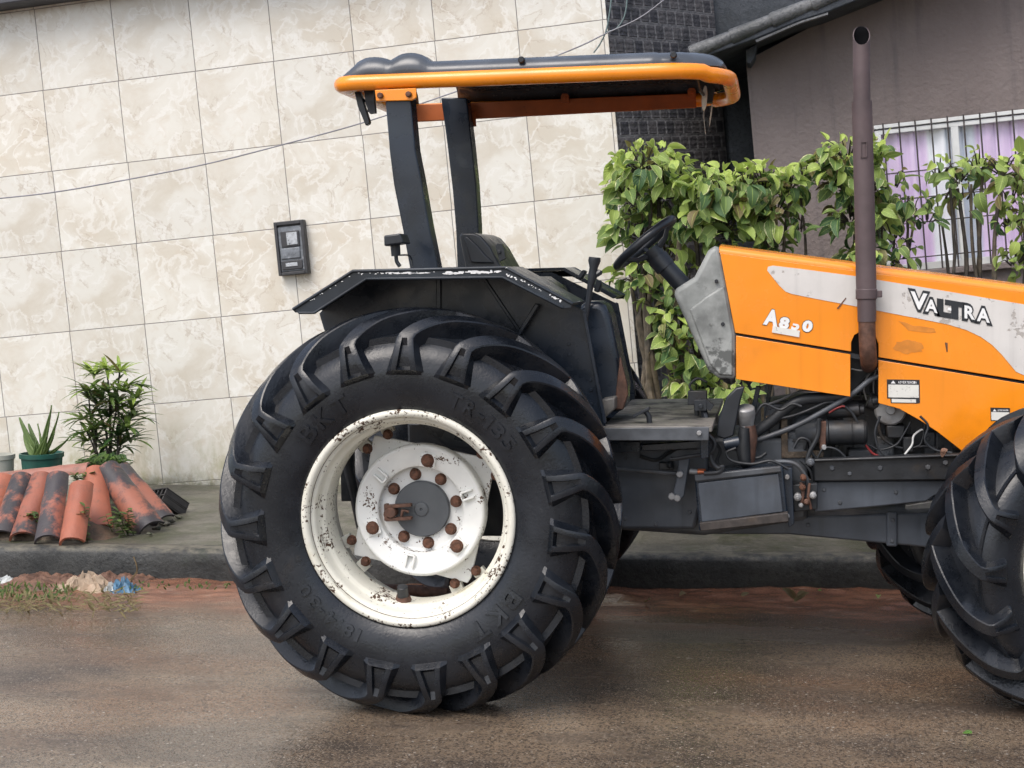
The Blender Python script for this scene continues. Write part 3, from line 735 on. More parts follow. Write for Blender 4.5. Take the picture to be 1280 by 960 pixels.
# hoses and wires
part('intake_hose', hose([(938, 545), (962, 528), (984, 510), (1002, 500), (1030, 497), (1064, 494)], 6.42, 7, 12), M['rubberhose'], TR)
part('fuel_pipe', hose([(936, 553), (962, 545), (1000, 530), (1040, 508), (1066, 492), (1086, 476), (1098, 470)], 6.40, 3.4, 10), M['greymetal'], TR)
part('battery_cable', hose([(1008, 622), (1010, 606), (1004, 590), (994, 580), (980, 577), (960, 578)], 6.30, 2.6), M['greymetal'], TR)
part('loop_hose', hose([(884, 542), (893, 553), (888, 566), (866, 570), (848, 573), (838, 574)], 6.16, 2.6), M['rubberhose'], TR)
part('return_hose', hose([(886, 556), (889, 576), (897, 585), (903, 583), (899, 590), (880, 592)], 6.20, 3.4), M['rubberhose'], TR)
part('valve_hose', hose([(1024, 523), (1022, 545), (1012, 565), (1008, 580)], 6.36, 2.8), M['rubberhose'], TR)
part('alternator_wire', hose([(1086, 556), (1100, 562), (1120, 556), (1130, 542), (1138, 528)], 6.44, 1.3), M['rubberhose'], TR)
part('white_wire', hose([(1131, 568), (1140, 556), (1142, 545), (1150, 538), (1154, 537)], 6.42, 1.3), M['whitewire'], TR)
part('dark_wire', hose([(1140, 560), (1150, 556), (1154, 545), (1155, 538), (1157, 528)], 6.43, 1.1), M['rubberhose'], TR)
part('red_wire', hose([(1082, 556), (1090, 566), (1098, 570)], 6.42, 1.4), M['red'], TR)
part('red_wire', hose([(1036, 516), (1044, 511), (1052, 508), (1056, 508)], 6.40, 1.2), M['red'], TR)
part('control_cable', hose([(1064, 461), (1076, 463), (1084, 460), (1097, 462)], 6.44, .9), M['alu'], TR)
# oil filler, breather column
b_ = B(); a, c = P(932, 514, 6.34), P(934, 540, 6.36); d = (c-a).normalized(); t_ = Vector((-.05, -.35, .9)).normalized()
tube(b_, [a+t_*.020, a+t_*.014, a, a-t_*.012, a-t_*.06, c], [.030, .038, .040, .040, .030, .034], 20)
part('oil_filler_cap', b_, M['alu'], TR, bevel=.002)
b_ = B(); tube(b_, [P(935, 532, 6.36), P(936, 545, 6.36), P(935, 560, 6.35), P(934, 578, 6.35), P(934, 583, 6.35)], [.030, .036, .034, .030, .012], 16)
part('oil_filter', b_, M['rust2'], TR)
b_ = B(); tube(b_, [P(930, 535, 6.30), P(929, 560, 6.30), P(931, 580, 6.30), P(932, 584, 6.3)], [.022, .030, .026, .010], 14)
part('fuel_filter', b_, M['darkmetal'], TR)
b_ = B(); prism(b_, [(895, 545), (899, 520), (908, 497), (920, 485), (931, 483), (926, 500), (922, 520), (917, 545), (905, 549)], 6.30, 6.36)
part('pedal_guard', b_, M['plastic'], TR, bevel=.006)
b_ = B(); prism(b_, [(945, 483), (951, 483), (944, 520), (937, 520)], 6.45, 6.5); prism(b_, [(960, 480), (966, 480), (962, 505), (957, 505)], 6.6, 6.65); cyl(b_, P(905, 556, 6.3), P(925, 552, 6.3), .024)
parts('cowl_bracket', b_, M['black'], TR, bevel=.003)
# battery box
b_ = B(); prism(b_, [(868, 594), (978, 583), (986, 652), (874, 664)], 6.22, 6.44)
BBX = part('battery_box', b_, M['black'], TR, bevel=.006)
b_ = B(); prism(b_, [(872, 604), (973, 592), (979, 640), (877, 653)], 6.205, 6.218); part('cover_plate', b_, M['bluegrey'], BBX, bevel=.004)
b_ = B(); prism(b_, [(868, 594), (976, 583), (977, 590), (869, 602)], 6.195, 6.23); part('lid', b_, M['greymetal'], BBX, bevel=.004)
b_ = B(); prism(b_, [(874, 654), (985, 641), (986, 652), (876, 664)], 6.18, 6.24); part('rusty_ledge', b_, M['ledge'], BBX, bevel=.003)
b_ = B(); prism(b_, [(978, 586), (990, 585), (993, 655), (986, 660)], 6.26, 6.44)
parts('battery_bracket', b_, M['black'], TR, bevel=.003)
b_ = B()
for q in ((984, 596), (984, 645), (874, 541), (1030, 559)): disc_cyl(b_, P(*q, 6.25 if q[0] != 874 else 6.045), .010, 6.235 if q[0] != 874 else 6.03, 6.27 if q[0] != 874 else 6.05, 8)
parts('bolt', b_, M['alu'], TR)
# valve block with rusty fittings
b_ = B(); prism(b_, [(990, 606), (1022, 604), (1022, 637), (992, 640)], 6.30, 6.42); 
VB = part('hydraulic_valve', b_, M['darkmetal'], TR, bevel=.005)
for i, (x, y, r, m_) in enumerate(((997, 620, 5, 'alu'), (1016, 618, 4.5, 'alu'), (1003, 608, 4, 'rust'), (1001, 630, 3, 'alu'), (1008, 626, 4, 'rust2'), (1013, 577, 5, 'greymetal'), (1004, 596, 4, 'rust'))):
    b_ = B(); c = P(x, y, 6.30); r = r/ppm(x, 6.3); disc_cyl(b_, c, r, 6.26, 6.31, 8, .3); disc_cyl(b_, c, r*.5, 6.245, 6.27, 10, .3); part('fitting', b_, M[m_], VB)
b_ = B(); tube(b_, [P(1001, 603, 6.28), P(1004, 616, 6.27), P(1001, 634, 6.28)], .007, 8); tube(b_, [P(1012, 604, 6.28), P(1010, 620, 6.27), P(1014, 636, 6.28)], .006, 8)
parts('rusty_pipe', b_, M['rust2'], VB)
b_ = B(); cyl(b_, P(862, 589, 6.25), P(872, 590, 6.25), .012, seg=10); part('pipe_union', b_, M['alu'], TR)
b_ = B(); cyl(b_, P(872, 590, 6.25), P(882, 590, 6.25), .014, seg=10); part('copper_union', b_, M['copper'], TR)
# control rod and crank plate
b_ = B(); cyl(b_, P(768, 586, 6.30), P(846, 592, 6.30), .009, seg=8); part('control_rod', b_, M['greymetal'], TR)
b_ = B(); prism(b_, [(848, 574), (862, 573), (858, 600), (855, 620), (849, 626), (842, 624), (842, 614), (846, 596)], 6.26, 6.29)
CP = part('crank_plate', b_, M['bluegrey'], TR, bevel=.004)
for x, y in ((850, 592), (847, 622), (840, 620)):
    b_ = B(); disc_cyl(b_, P(x, y, 6.26), .015, 6.235, 6.262, 8, .25); part('bolt', b_, M['alu'], CP)
b_ = B(); box(b_, P(833, 582, 6.32), (.06, .05, .03)); cyl(b_, P(835, 581, 6.28), P(840, 581, 6.27), .015); part('lever_pivot', b_, M['darkmetal'], TR, bevel=.003)
# ================================================================== FLOOR PLATFORM
zt = P(820, 533, 6.05).z
b_ = B(); x0, x1 = P(752, 533, 6.05).x, P(890, 533, 6.05).x
for k in range(1): box(b_, ((x0+x1)/2, (6.05+7.39)/2, zt-.012), (x1-x0, 1.34, .024))
jitter(b_, .003, 9)
part('floor_plate', b_, M['platform'], TR, bevel=.004)
b_ = B(); prism(b_, [(752, 535), (886, 534), (886, 551), (752, 551)], 6.045, 6.085); part('floor_edge', b_, M['greymetal'], TR, bevel=.004)
b_ = B(); prism(b_, [(874, 536), (886, 535), (886, 572), (876, 574)], 6.09, 6.13); prism(b_, [(760, 552), (800, 552), (800, 566), (760, 566)], 6.2, 6.25); prism(b_, [(802, 556), (886, 550), (886, 560), (802, 564)], 6.25, 6.3)
parts('floor_bracket', b_, M['black'], TR, bevel=.003)
def pedal(px0):
    b_ = B(); tube(b_, [P(812, 532, 6.20), P(811, 520, 6.20), P(806, 513, 6.20)], .012, 8); box(b_, P(802, 515, 6.20), (.075, .05, .012), Matrix.Rotation(math.radians(-28), 4, 'Y')); return b_
part('pedal', pedal(0), M['plastic'], TR, bevel=.002)
b_ = B(); tube(b_, [P(885, 534, 6.40), P(880, 515, 6.42), P(874, 500, 6.45)], .016, 8); box(b_, P(876, 506, 6.42), (.05, .06, .045)); box(b_, P(885, 506, 6.42), (.045, .05, .03), Matrix.Rotation(.6, 4, 'Y')); disc_cyl(b_, P(876, 508, 6.38), .010, 6.375, 6.39, 8)
part('brake_pedal', b_, M['plastic'], TR, bevel=.004)
b_ = B(); tube(b_, smooth_path([P(868, 492, 6.5), P(862, 482, 6.5), P(872, 473, 6.5), P(884, 478, 6.5)], 5), .006, 6); box(b_, P(872, 497, 6.5), (.08, .06, .06)); tube(b_, [P(872, 530, 6.5), P(870, 495, 6.5)], .012, 8)
part('clutch_linkage', b_, M['darkmetal'], TR, bevel=.004)
# ================================================================== FENDERS
YF0, YF1 = 5.70, 6.07
FT = [(365, 386), (441, 338), (632, 333), (716, 379)]
FBOT = [(714, 385), (704, 386), (628, 347), (458, 349), (393, 392), (373, 392)]
def fender(mirror):
    fl = (lambda bm: bm.transform(Matrix.Translation((0, 2*YC, 0)) @ Matrix.Diagonal((1, -1, 1, 1)))) if mirror else (lambda bm: None)
    b = B(); prism(b, FT + FBOT, YF0, YF0+.006)
    prism(b, FT + [(710, 383), (630, 338), (444, 343), (369, 391)], YF0+.006, YF1+.03)
    # rolled bead along the edge
    tube(b, tr([(366, 387), (441, 339), (632, 334.5), (716, 380)], YF0-.001), .007, 8)
    tube(b, tr([(373, 391), (393, 391), (458, 348.5), (628, 346.5), (704, 385)], YF0-.001), .006, 8)
    fl(b); F = part('fender', b, M['blackchip'] if not mirror else M['black'], TR, bevel=.003)
    b = B(); prism(b, [(399, 392), (442, 345), (632, 340), (722, 384), (730, 388), (757, 528), (757, 560), (560, 560), (450, 470), (413, 425), (405, 412)], YF1, YF1+.008)
    prism(b, [(727, 386), (731, 388), (758, 528), (754, 530)], YF1-.02, YF1-.001)
    fl(b); part('inner_panel', b, M['black'], F, bevel=.002)
    b = B()
    for q in ((712, 443), (738, 475), (739, 487), (739, 505), (711, 430)): disc_cyl(b, P(*q, YF1), .007, YF1-.008, YF1+.002, 8)
    fl(b); parts('bolt', b, M['black'], F)
    b = B(); prism(b, [(669, 379), (674, 381), (651, 418), (645, 418)], YF1-.06, YF1); prism(b, [(545, 345), (551, 345), (551, 400), (545, 400)], YF1-.012, YF1); prism(b, [(600, 345), (605, 345), (690, 470), (684, 470)], YF1-.008, YF1)
    fl(b); parts('brace', b, M['black'], F, bevel=.003)
    return F
F1 = fender(False); F2 = fender(True)
b_ = B(); r2 = random.Random(3)
def flakes(pts, n, wmax, hmax, dens):
    for i in range(n):
        t = r2.random()
        k = t*(len(pts)-1); i0 = min(int(k), len(pts)-2); f = k-i0
        x = pts[i0][0]+(pts[i0+1][0]-pts[i0][0])*f; y = pts[i0][1]+(pts[i0+1][1]-pts[i0][1])*f
        w = r2.uniform(.8, wmax); h = r2.uniform(.5, hmax); y += r2.uniform(-1.2, 1.2)
        m = r2.randint(5, 8); ring = []
        for j in range(m):
            a = 2*math.pi*j/m; q = r2.uniform(.6, 1.1)
            ring.append((x+w*q*math.cos(a), y+h*q*math.sin(a)))
        Yj = YF0-.0022-r2.random()*.0012
        prism(b_, ring, Yj, YF0+.001)
flakes([(553, 341.2), (624, 339.6)], 46, 6, 2.2, 1); flakes([(486, 341.5), (545, 340.8)], 20, 6, .9, 1); flakes([(448, 341.5), (500, 341)], 16, 1.6, 1.2, 1)
flakes([(631, 342), (654, 352)], 12, 2.2, 1.2, 1); flakes([(654, 352), (676, 363)], 8, 1.6, 1, 1); flakes([(684, 367), (704, 378)], 14, 2.4, 1.6, 1); flakes([(385, 378), (440, 344)], 9, 1.5, .8, 1)
part('worn_paint', b_, M['white'], F1, smooth=False)
# console beside the seat, seat, levers, lamp
b_ = B(); prism(b_, [(722, 384), (732, 377), (748, 377), (757, 382), (763, 396), (772, 440), (782, 482), (780, 515), (735, 515)], 6.25, 6.50)
part('side_console', b_, M['black'], TR, bevel=.028, seg=4)
b_ = B(); prism(b_, [(775, 446), (783, 478), (785, 492), (779, 512), (768, 512), (771, 480)], 6.232, 6.26)
part('rusty_edge', b_, M['rust2'], TR, bevel=.004)
b_ = B(); prism(b_, [(751, 500), (768, 497), (768, 512), (750, 528)], 6.12, 6.3)
part('step_plate', b_, M['platform'], TR, bevel=.006)
b_ = B(); prism(b_, [(574, 295), (577, 291), (592, 291), (601, 295), (612, 308), (625, 331), (632, 345), (632, 420), (596, 420), (584, 345)], 6.47, 6.97)
SEAT = part('seat', b_, M['vinyl'], TR, bevel=.022, seg=4)
b_ = B(); prism(b_, [(600, 346), (668, 346), (692, 362), (690, 382), (600, 382)], 6.47, 6.97); part('seat_cushion', b_, M['vinyl'], SEAT, bevel=.02, seg=3)
b_ = B(); prism(b_, [(580, 297), (584, 295), (597, 307), (606, 318), (618, 329), (594, 329), (588, 328)], 6.458, 6.475); part('side_panel', b_, M['plastic'], SEAT, bevel=.006)
b_ = B(); prism(b_, [(619, 308), (622, 304), (627, 305), (630, 312), (632, 323), (624, 327)], 6.44, 6.475); disc_cyl(b_, P(624, 315, 6.44), .009, 6.43, 6.45, 10); part('recliner_lever', b_, M['plastic'], SEAT, bevel=.006)
b_ = B(); tube(b_, [P(732, 402, 6.22), P(736, 372, 6.22), P(739, 350, 6.22)], [.011, .012, .014], 10)
tube(b_, [P(738, 358, 6.22), P(741, 344, 6.22), P(742, 335, 6.22), P(743, 326, 6.22), P(743.5, 321.5, 6.22)], [.012, .020, .017, .026, .024], 14)
tube(b_, [P(741, 346, 6.22), P(750, 340, 6.22), P(751, 338, 6.22)], [.012, .013, .009], 8)
part('gear_lever', b_, M['plastic'], TR)
for pts in ([(721, 347), (728, 337), (733, 339), (726, 350)], [(745, 350), (751, 351), (752, 356), (748, 366), (742, 364)]):
    b_ = B(); prism(b_, pts, 7.10, 7.16); part('control_knob', b_, M['plastic'], TR, bevel=.006)
b_ = B(); q = [(479.5, 294.5), (500, 291.5), (505, 304), (487, 306.5), (480, 308)]; prism(b_, q, 5.80, 5.92)
LAMP = part('work_lamp', b_, M['plastic'], TR, bevel=.006)
b_ = B(); cyl(b_, P(494, 306, 5.86), P(495, 320, 5.86), .020, .019, 12); tube(b_, smooth_path([P(495, 320, 5.86), P(496, 327, 5.86), P(500, 333, 5.86)], 4), .008, 8); tube(b_, smooth_path([P(499, 319, 5.86), P(510, 319, 5.9), P(514, 323, 5.95), P(516, 333, 5.95)], 4), .0035, 6)
part('lamp_stem', b_, M['plastic'], LAMP)
b_ = B(); tube(b_, smooth_path([P(399, 428, 5.95), P(399, 421, 5.95), P(404, 420, 5.95), P(406, 426, 5.95)], 5), .006, 6); part('hook', b_, M['darkmetal'], TR)
# ================================================================== ROLL BAR AND CANOPY
def post(pts, Y0, Y1):
    b = B(); prism(b, pts, Y0, Y1); return b
part('roll_bar_post', post([(481, 120), (513, 120), (519, 186), (526, 222), (536, 280), (549, 345), (552, 420), (520, 420), (514, 345), (504, 290), (492, 230), (487, 190)], 6.15, 6.25), M['black'], TR, bevel=.006)
part('roll_bar_post', post([(551, 122), (583, 122), (590, 180), (595, 230), (598, 280), (599, 345), (600, 420), (570, 420), (572, 345), (570, 290), (566, 240), (559, 180)], 7.10, 7.20), M['black'], TR, bevel=.006)
b_ = B(); prism(b_, [(468.5, 112.5), (520, 110), (520.5, 122), (515, 125.5), (470, 126.5)], 6.135, 6.148)
BK = part('canopy_bracket', b_, M['orange_tube'], TR, bevel=.003)
for q in ((475.5, 119.5), (511, 118)): b_ = B(); disc_cyl(b_, P(*q, 6.13), .0125, 6.115, 6.137, 8, .3); part('bolt', b_, M['rust'], BK)
b_ = B(); prism(b_, [(556, 140), (594, 139), (595, 158), (557, 161)], 7.202, 7.214); part('canopy_bracket', b_, M['orange_shaded'], TR, bevel=.003)
b_ = B(); prism(b_, [(515, 131), (870, 116.5), (870.5, 134.5), (515, 152.5)], 7.215, 7.235)
BM = part('canopy_beam', b_, M['orange_shaded'], TR, bevel=.004)
for x, y in ((706, 122), (864.5, 115)):
    b_ = B(); prism(b_, [(x-5, y+6), (x-5, y-2), (x-3, y-5), (x+3, y-5), (x+5, y-2), (x+5, y+6)], 7.20, 7.214); disc_cyl(b_, P(x, y, 7.20), .008, 7.19, 7.205, 8); part('beam_tab', b_, M['orange_shaded'], BM)
# perimeter tube
A_, C_ = P(428, 104.5, 6.17), P(905, 86, 6.17)
def czt(x): return A_.z+(C_.z-A_.z)*(x-A_.x)/(C_.x-A_.x)
xl, xr, yn, yf = A_.x-.02, P(918, 100, 6.40).x-.02, 6.17, 7.27
loop = []
def corner(cx, cy, r, a0, a1, n=9):
    for k in range(n+1):
        a = math.radians(a0+(a1-a0)*k/n); loop.append((cx+r*math.cos(a), cy+r*math.sin(a)))
corner(xl+.07, yn+.07, .07, 180, 270); 
for k in range(1, 12): loop.append((xl+.07+(xr-.28-xl-.07)*k/12, yn))
corner(xr-.28, yn+.28, .28, 270, 360, 14); corner(xr-.28, yf-.28, .28, 0, 90, 14)
for k in range(1, 12): loop.append((xr-.28+(xl+.07-xr+.28)*k/12, yf))
corner(xl+.07, yf-.07, .07, 90, 180)
b_ = B(); tube(b_, [Vector((x, y, czt(x)-(.010 if x > xr-.1 else 0))) for x, y in loop], .0325, 14, closed=True)
part('canopy_frame', b_, M['orange_tube'], TR)
# roof panel: thin shell with upturned sides and two humps over the rear
hx = [G(521, 109, czt(A_.x)+.02), G(549, 127, czt(A_.x)+.02)]
hx0, hx1 = P(521, 115, 6.55).x, P(548, 115, 6.55).x
b_ = B(); nx, ny = 90, 36; gv = []
for i in range(nx+1):
    row = []
    for j in range(ny+1):
        u, v = i/nx, j/ny
        x = xl+.0+(xr-xl-.01)*u; y = yn-.005+(yf-yn+.01)*v
        # rounded plan
        e = min(u*(xr-xl), (1-u)*(xr-xl), v*(yf-yn), (1-v)*(yf-yn))
        cxr = xr-.28
        if x > cxr:
            for cy in (yn+.28, yf-.28):
                if (cy < 6.6 and y < cy) or (cy > 6.6 and y > cy):
                    d = Vector((x-cxr, y-cy)); 
                    L_ = d.length
                    if L_ > .275: d = d*(.275/L_); x, y = cxr+d.x, cy+d.y; e = 0
                    else: e = min(e, .275-L_)
        z = czt(x)+.026+.056*min(1, e/.06)**.5+.012*math.sin(math.pi*v)
        hum = 0
        for c, w, hh in ((.085, .055, .030), (.185, .050, .042)):
            q = max(0, 1-((u-c)/w)**2); hum = max(hum, hh*q**.6)
        z += hum*min(1, e/.05)**.5*(.75+.25*math.cos((v-.12)*12))
        if u < .07: z -= .025*(1-u/.07)
        row.append(b_.verts.new((x, y, z)))
    gv.append(row)
for i in range(nx):
    for j in range(ny):
        c = (gv[i][j].co+gv[i+1][j+1].co)/2
        if -1.69 < c.x < -1.50 and 6.62 < c.y: continue
        b_.faces.new((gv[i][j], gv[i+1][j], gv[i+1][j+1], gv[i][j+1]))
bmesh.ops.remove_doubles(b_, verts=b_.verts, dist=1e-5)
rp = part('roof_panel', b_, M['roofplastic'], TR, angle=60); so = rp.modifiers.new('s', 'SOLIDIFY'); so.thickness = .006; so.offset = -1
for q in ((652, 75), (842, 69)):
    b_ = B(); disc_cyl(b_, P(*q, 6.18), .014, 6.165, 6.19, 12, .3); part('roof_bolt', b_, M['darkmetal'], rp)
b_ = B(); prism(b_, [(443, 115), (450, 114), (462, 152), (461.5, 155), (457, 157), (447, 133)], 6.28, 6.31); part('hanging_strap', b_, M['plastic'], TR, bevel=.003)
b_ = B(); prism(b_, [(455, 113), (466, 112), (469, 141), (462, 142), (457, 130)], 6.24, 6.27)
for q in ((454, 124, 461, 140), (458, 126, 468, 136)): tube(b_, [P(q[0], q[1], 6.3), P((q[0]+q[2])/2+3, (q[1]+q[3])/2-2, 6.3), P(q[2], q[3], 6.3)], .005, 6)
part('cable_harness', b_, M['darkmetal'], TR)
b_ = B(); pts = []
for k in range(20): a = 2*math.pi*k/20; pts.append((880.5+3.4*math.cos(a)+ -4.2*math.sin(a)*.25, 122.5+16*math.sin(a)))
prism(b_, pts, 6.60, 6.615); MR = part('tilted_mirror', b_, M['trace'], TR, bevel=.003)
b_ = B(); tube(b_, smooth_path([P(884, 106, 6.62), P(883, 114, 6.61), P(881, 120, 6.61)], 4), .005, 6); part('mirror_arm', b_, M['darkmetal'], MR)
b_ = B(); prism(b_, [(889.5, 130), (891, 130), (889, 147), (887, 158), (886.5, 152)], 6.95, 6.955); tube(b_, smooth_path([P(880, 138, 6.95), P(880, 150, 6.95), P(882, 168, 6.95)], 4), .0015, 5)
part('loose_sealing_strip', b_, M['trace'], TR)
b_ = B(); tube(b_, [P(871, 98, 6.4), P(874, 112, 6.45), P(879, 118, 6.6)], .008, 6); prism(b_, [(873, 100), (886, 97), (893, 110), (890, 128), (882, 128), (878, 112)], 6.95, 7.0); parts('front_canopy_bracket', b_, M['darkmetal'], TR)
# ================================================================== STEERING, COWL, HOOD
sc_c = P(806, 303.5, YC); s1, s2 = P(768.5, 335, YC), P(842, 272.5, YC)
ax = Vector((0, 1, 0)).cross((s2-s1)).normalized()
if ax.z > 0: ax = -ax
ax = (ax+Vector((0, -.02, 0))).normalized()
sr = (s2-s1).length/2-.012
uu = (s2-s1).normalized(); uu = (uu-ax*uu.dot(ax)).normalized(); vv = ax.cross(uu)
b_ = B(); tube(b_, [sc_c+(uu*math.cos(a)+vv*math.sin(a))*sr for a in [2*math.pi*k/48 for k in range(48)]], .0195, 12, closed=True)
SW = part('steering_wheel', b_, M['plastic'], TR)
hub = sc_c+ax*.055
b_ = B()
for a in (20, 140, 260):
    a = math.radians(a); d = uu*math.cos(a)+vv*math.sin(a)
    tube(b_, [hub+d*.03, hub+d*.09-ax*.012, sc_c+d*(sr-.004)], [.016, .011, .009], 8)
part('spoke', b_, M['plastic'], SW)
b_ = B(); cyl(b_, hub-ax*.016, hub+ax*.05, .050, .040, 20); part('steering_hub', b_, M['plastic'], SW)
b_ = B(); end = P(862, 366, YC); cyl(b_, hub+ax*.03, end+(end-hub)*.25, .040, .040, 20); cyl(b_, hub+ax*.03, hub+ax*.09, .048, .046, 20); part('steering_column', b_, M['plastic'], TR)
b_ = B(); prism(b_, [(841, 366), (846, 360), (868, 346), (885, 313), (893, 307.5), (900, 308), (920, 417), (920, 475), (898, 473), (885, 463)], 6.362, 7.078)
CW = part('dash_cowl', b_, M['cowl'], TR, bevel=.022, seg=3)
b_ = B(); prism(b_, [(862, 387), (884, 370), (905, 357), (916, 418), (916, 470), (899, 469), (887, 455)], 6.353, 6.38); part('cowl_panel', b_, M['cowl'], CW, bevel=.008, seg=3)
for q in ((895.5, 351.5), (903.5, 405)): b_ = B(); disc_cyl(b_, P(*q, 6.352), .008, 6.346, 6.36, 10); part('bolt', b_, M['ink'], CW)
YH = 6.36
UP = [(900, 316), (1290, 367.5), (1560, 405), (1560, 516), (1280, 476), (1098, 446.5), (1098, 430), (1094, 420), (1086, 414), (1076, 414), (1068, 419), (1064, 428), (1064, 439.5), (919, 416)]
b_ = B(); prism(b_, UP, YH, YH+.012)
up2 = [(900, 316), (1290, 367.5), (1560, 405), (1560, 516), (1280, 476), (919, 416)]
v2 = [P(x, y, YH)+Vector((0, 2*(YC-YH), 0)) for x, y in up2]; prism_v(b_, v2, Vector((0, -.012, 0)))
# crowned bonnet top with rolled shoulders
a, c = P(899, 311, YH), P(1560, 398, YH); d = (c-a)
sec = [(0, -.016), (0, -.008), (.004, .000), (.014, .008), (.03, .0105), (.034, .0065), (.038, .0115), (.10, .018), (.22, .023), (.36, .025)]
sec = sec+[(2*(YC-YH)-y, z) for y, z in sec[-2::-1]]
r0 = [b_.verts.new(a+Vector((0, y, z))) for y, z in sec]; r1 = [b_.verts.new(c+Vector((0, y, z))) for y, z in sec]
for i in range(len(sec)-1): b_.faces.new((r0[i], r0[i+1], r1[i+1], r1[i]))
b_.faces.new(r0); 
HD = part('hood', b_, M['orange'], TR, bevel=.002)
b_ = B(); prism(b_, [(920, 419.5), (1063, 443), (1063, 496), (920, 474)], YH, YH+.012); part('lower_side_panel', b_, M['orange'], HD, bevel=.002)
b_ = B(); prism(b_, [(1098, 450), (1280, 480), (1560, 520), (1560, 590), (1500, 560), (1430, 527), (1350, 512), (1300, 514), (1275, 519), (1252, 527.5), (1234, 538), (1218, 551), (1205, 566), (1190, 554), (1172, 540), (1150, 525.5), (1124, 511), (1098, 504)], YH, YH+.012)
part('lower_side_panel', b_, M['orange'], HD, bevel=.002)
b_ = B(); prism(b_, [(925, 390), (1550, 470), (1550, 560), (1225, 520), (925, 465)], 6.52, 6.93); prism(b_, [(1560, 400), (1580, 405), (1580, 600), (1560, 600)], 6.37, 7.07)
part('hood_fill', b_, M['darkmetal'], TR, bevel=.01)  # dark block added inside the hood so the notch looks dark, plus nose plate
b_ = B(); prism(b_, [(919, 417.5), (1063, 441), (1098, 448), (1280, 478), (1560, 518), (1560, 524), (1280, 484), (1098, 454), (1063, 447), (919, 423.5)], YH+.014, YH+.018); part('seam_backing', b_, M['ink'], HD)
# film and lettering on the hood
def film(pts, mat, name, y=.0025, label=None, par=None):
    b = B(); prism(b, pts, YH-y, YH+.001); return part(name, b, mat, par or HD, label, smooth=False)
top = [(959, 338), (960, 333.5), (966, 332), (1000, 336), (1068, 345), (1180, 363.5), (1280, 380.5), (1420, 402), (1560, 424)]
bot = [(1560, 512), (1420, 492), (1300, 473), (1280, 469), (1270, 464.5), (1263, 456), (1252, 443), (1240, 431), (1226, 421), (1208, 412.5), (1185, 405.5), (1150, 398.5), (1098, 388.5), (1065, 382), (1020, 373.5), (990, 367.5), (982, 364.5), (974, 357)]
film(top+bot, M['stripe'], 'stripe', .002)
def letters(spec, name, mat, y0, y1, off=0.0, grow=0.0):
    """spec: (character, x0, x1, y baseline left, height, slope, shear)"""
    b = B()
    for ch, x0, x1, yb, h, sl, sh in spec:
        def fn(u, v, k, x0=x0, x1=x1, yb=yb, h=h, sl=sl, sh=sh):
            x = x0-grow+(x1-x0+2*grow)*u; yy = yb+grow-(h+2*grow)*v+(x-x0)*sl
            return P(x+sh*(h*v), yy, y0+(y1-y0)*k)
        put_glyph(b, ch, fn, 1, off)
    return (part if name == 'warning_word' else parts)(name, b, mat, HD, smooth=False)
sl = .17
VAL = [('V', 1137.5, 1160, 385.5, 22.5, sl, .0), ('A', 1156, 1172.5, 389.5, 17, sl, .0), ('L', 1174, 1186, 393, 17, sl, 0), ('T', 1184, 1203, 394.5, 17, sl, 0), ('R', 1205, 1219.5, 398.3, 17.5, sl, 0), ('A', 1220.5, 1238, 401.5, 18, sl, 0)]
letters(VAL, 'nameplate', M['ink'], YH-.0045, YH+.001, .085, 2.9)
letters([q for q in VAL if q[0] not in 'LT'], 'nameplate_letter', M['white'], YH-.0065, YH-.003, .035, -.6)
b_ = B(); prism(b_, [(1184.5, 384), (1189, 384.8), (1189, 388.6), (1184.5, 387.8)], YH-.0065, YH-.003); part('nameplate_gap', b_, M['white'], HD, smooth=False)
MOD = [('A', 954, 971, 405, 19, .17, .22), ('8', 973, 984.5, 409.5, 13.5, .17, .24), ('5', 988, 997, 411.5, 13, .17, .24), ('0', 1002, 1013.5, 413.5, 13.5, .17, .24)]
letters([q for q in MOD if q[0] != '5'], 'model_number', M['ink'], YH-.002, YH+.001, .07, 1.3)
letters([q for q in MOD if q[0] != '5'], 'model_number', M['white'], YH-.0035, YH-.001, .06, .5)
b_ = B()
def fn5(u, v, k): return P(988.5+9.5*u+.24*(13*v), 412+.17*9.5*u-13*v, YH-.0035+.0025*k)
put_glyph(b_, '5', fn5, 1, .05)
geo = b_.verts[:]+b_.edges[:]+b_.faces[:]; p0, p1 = P(986, 403.0, YH), P(1004, 406.5, YH); nn = (p1-p0).cross(Vector((0, 1, 0))); nn = nn if nn.z > 0 else -nn
bmesh.ops.bisect_plane(b_, geom=geo, plane_co=p0, plane_no=nn, clear_outer=True)
part('model_number', b_, M['white'], HD, 'half peeled white digit five', smooth=False)
film([(966, 407.5), (1000, 413.5), (999, 421.5), (965, 415.5)], M['sticker'], 'sticker', .0055)
film([(1108.6, 474.2), (1149.5, 474.8), (1150, 503.8), (1145.5, 504.4), (1113.5, 503.8), (1113, 498.2), (1109, 498)], M['ink'], 'warning_sticker', .0016)
film([(1110.3, 480.6), (1148.3, 481.2), (1148.6, 497.2), (1110.6, 496.6)], M['sticker'], 'warning_sticker_text', .0028)
film([(1114.6, 498.6), (1145, 499.2), (1145, 503.4), (1114.8, 503)], M['sticker'], 'warning_sticker_strip', .0028)
film([(1113.5, 479.3), (1116.5, 475.6), (1119.5, 479.4)], M['white'], 'warning_triangle', .0028)
letters([(c, 1122.5+2.15*i, 1124.2+2.15*i, 479.3+.014*2*i, 3.0, 0, 0) for i, c in enumerate('ADVERTÊNCIA')], 'warning_word', M['white'], YH-.003, YH-.001, .02)
film([(1238, 509.5), (1262.5, 510), (1262.5, 526.5), (1238.5, 526)], M['ink'], 'warning_sticker', .0016)
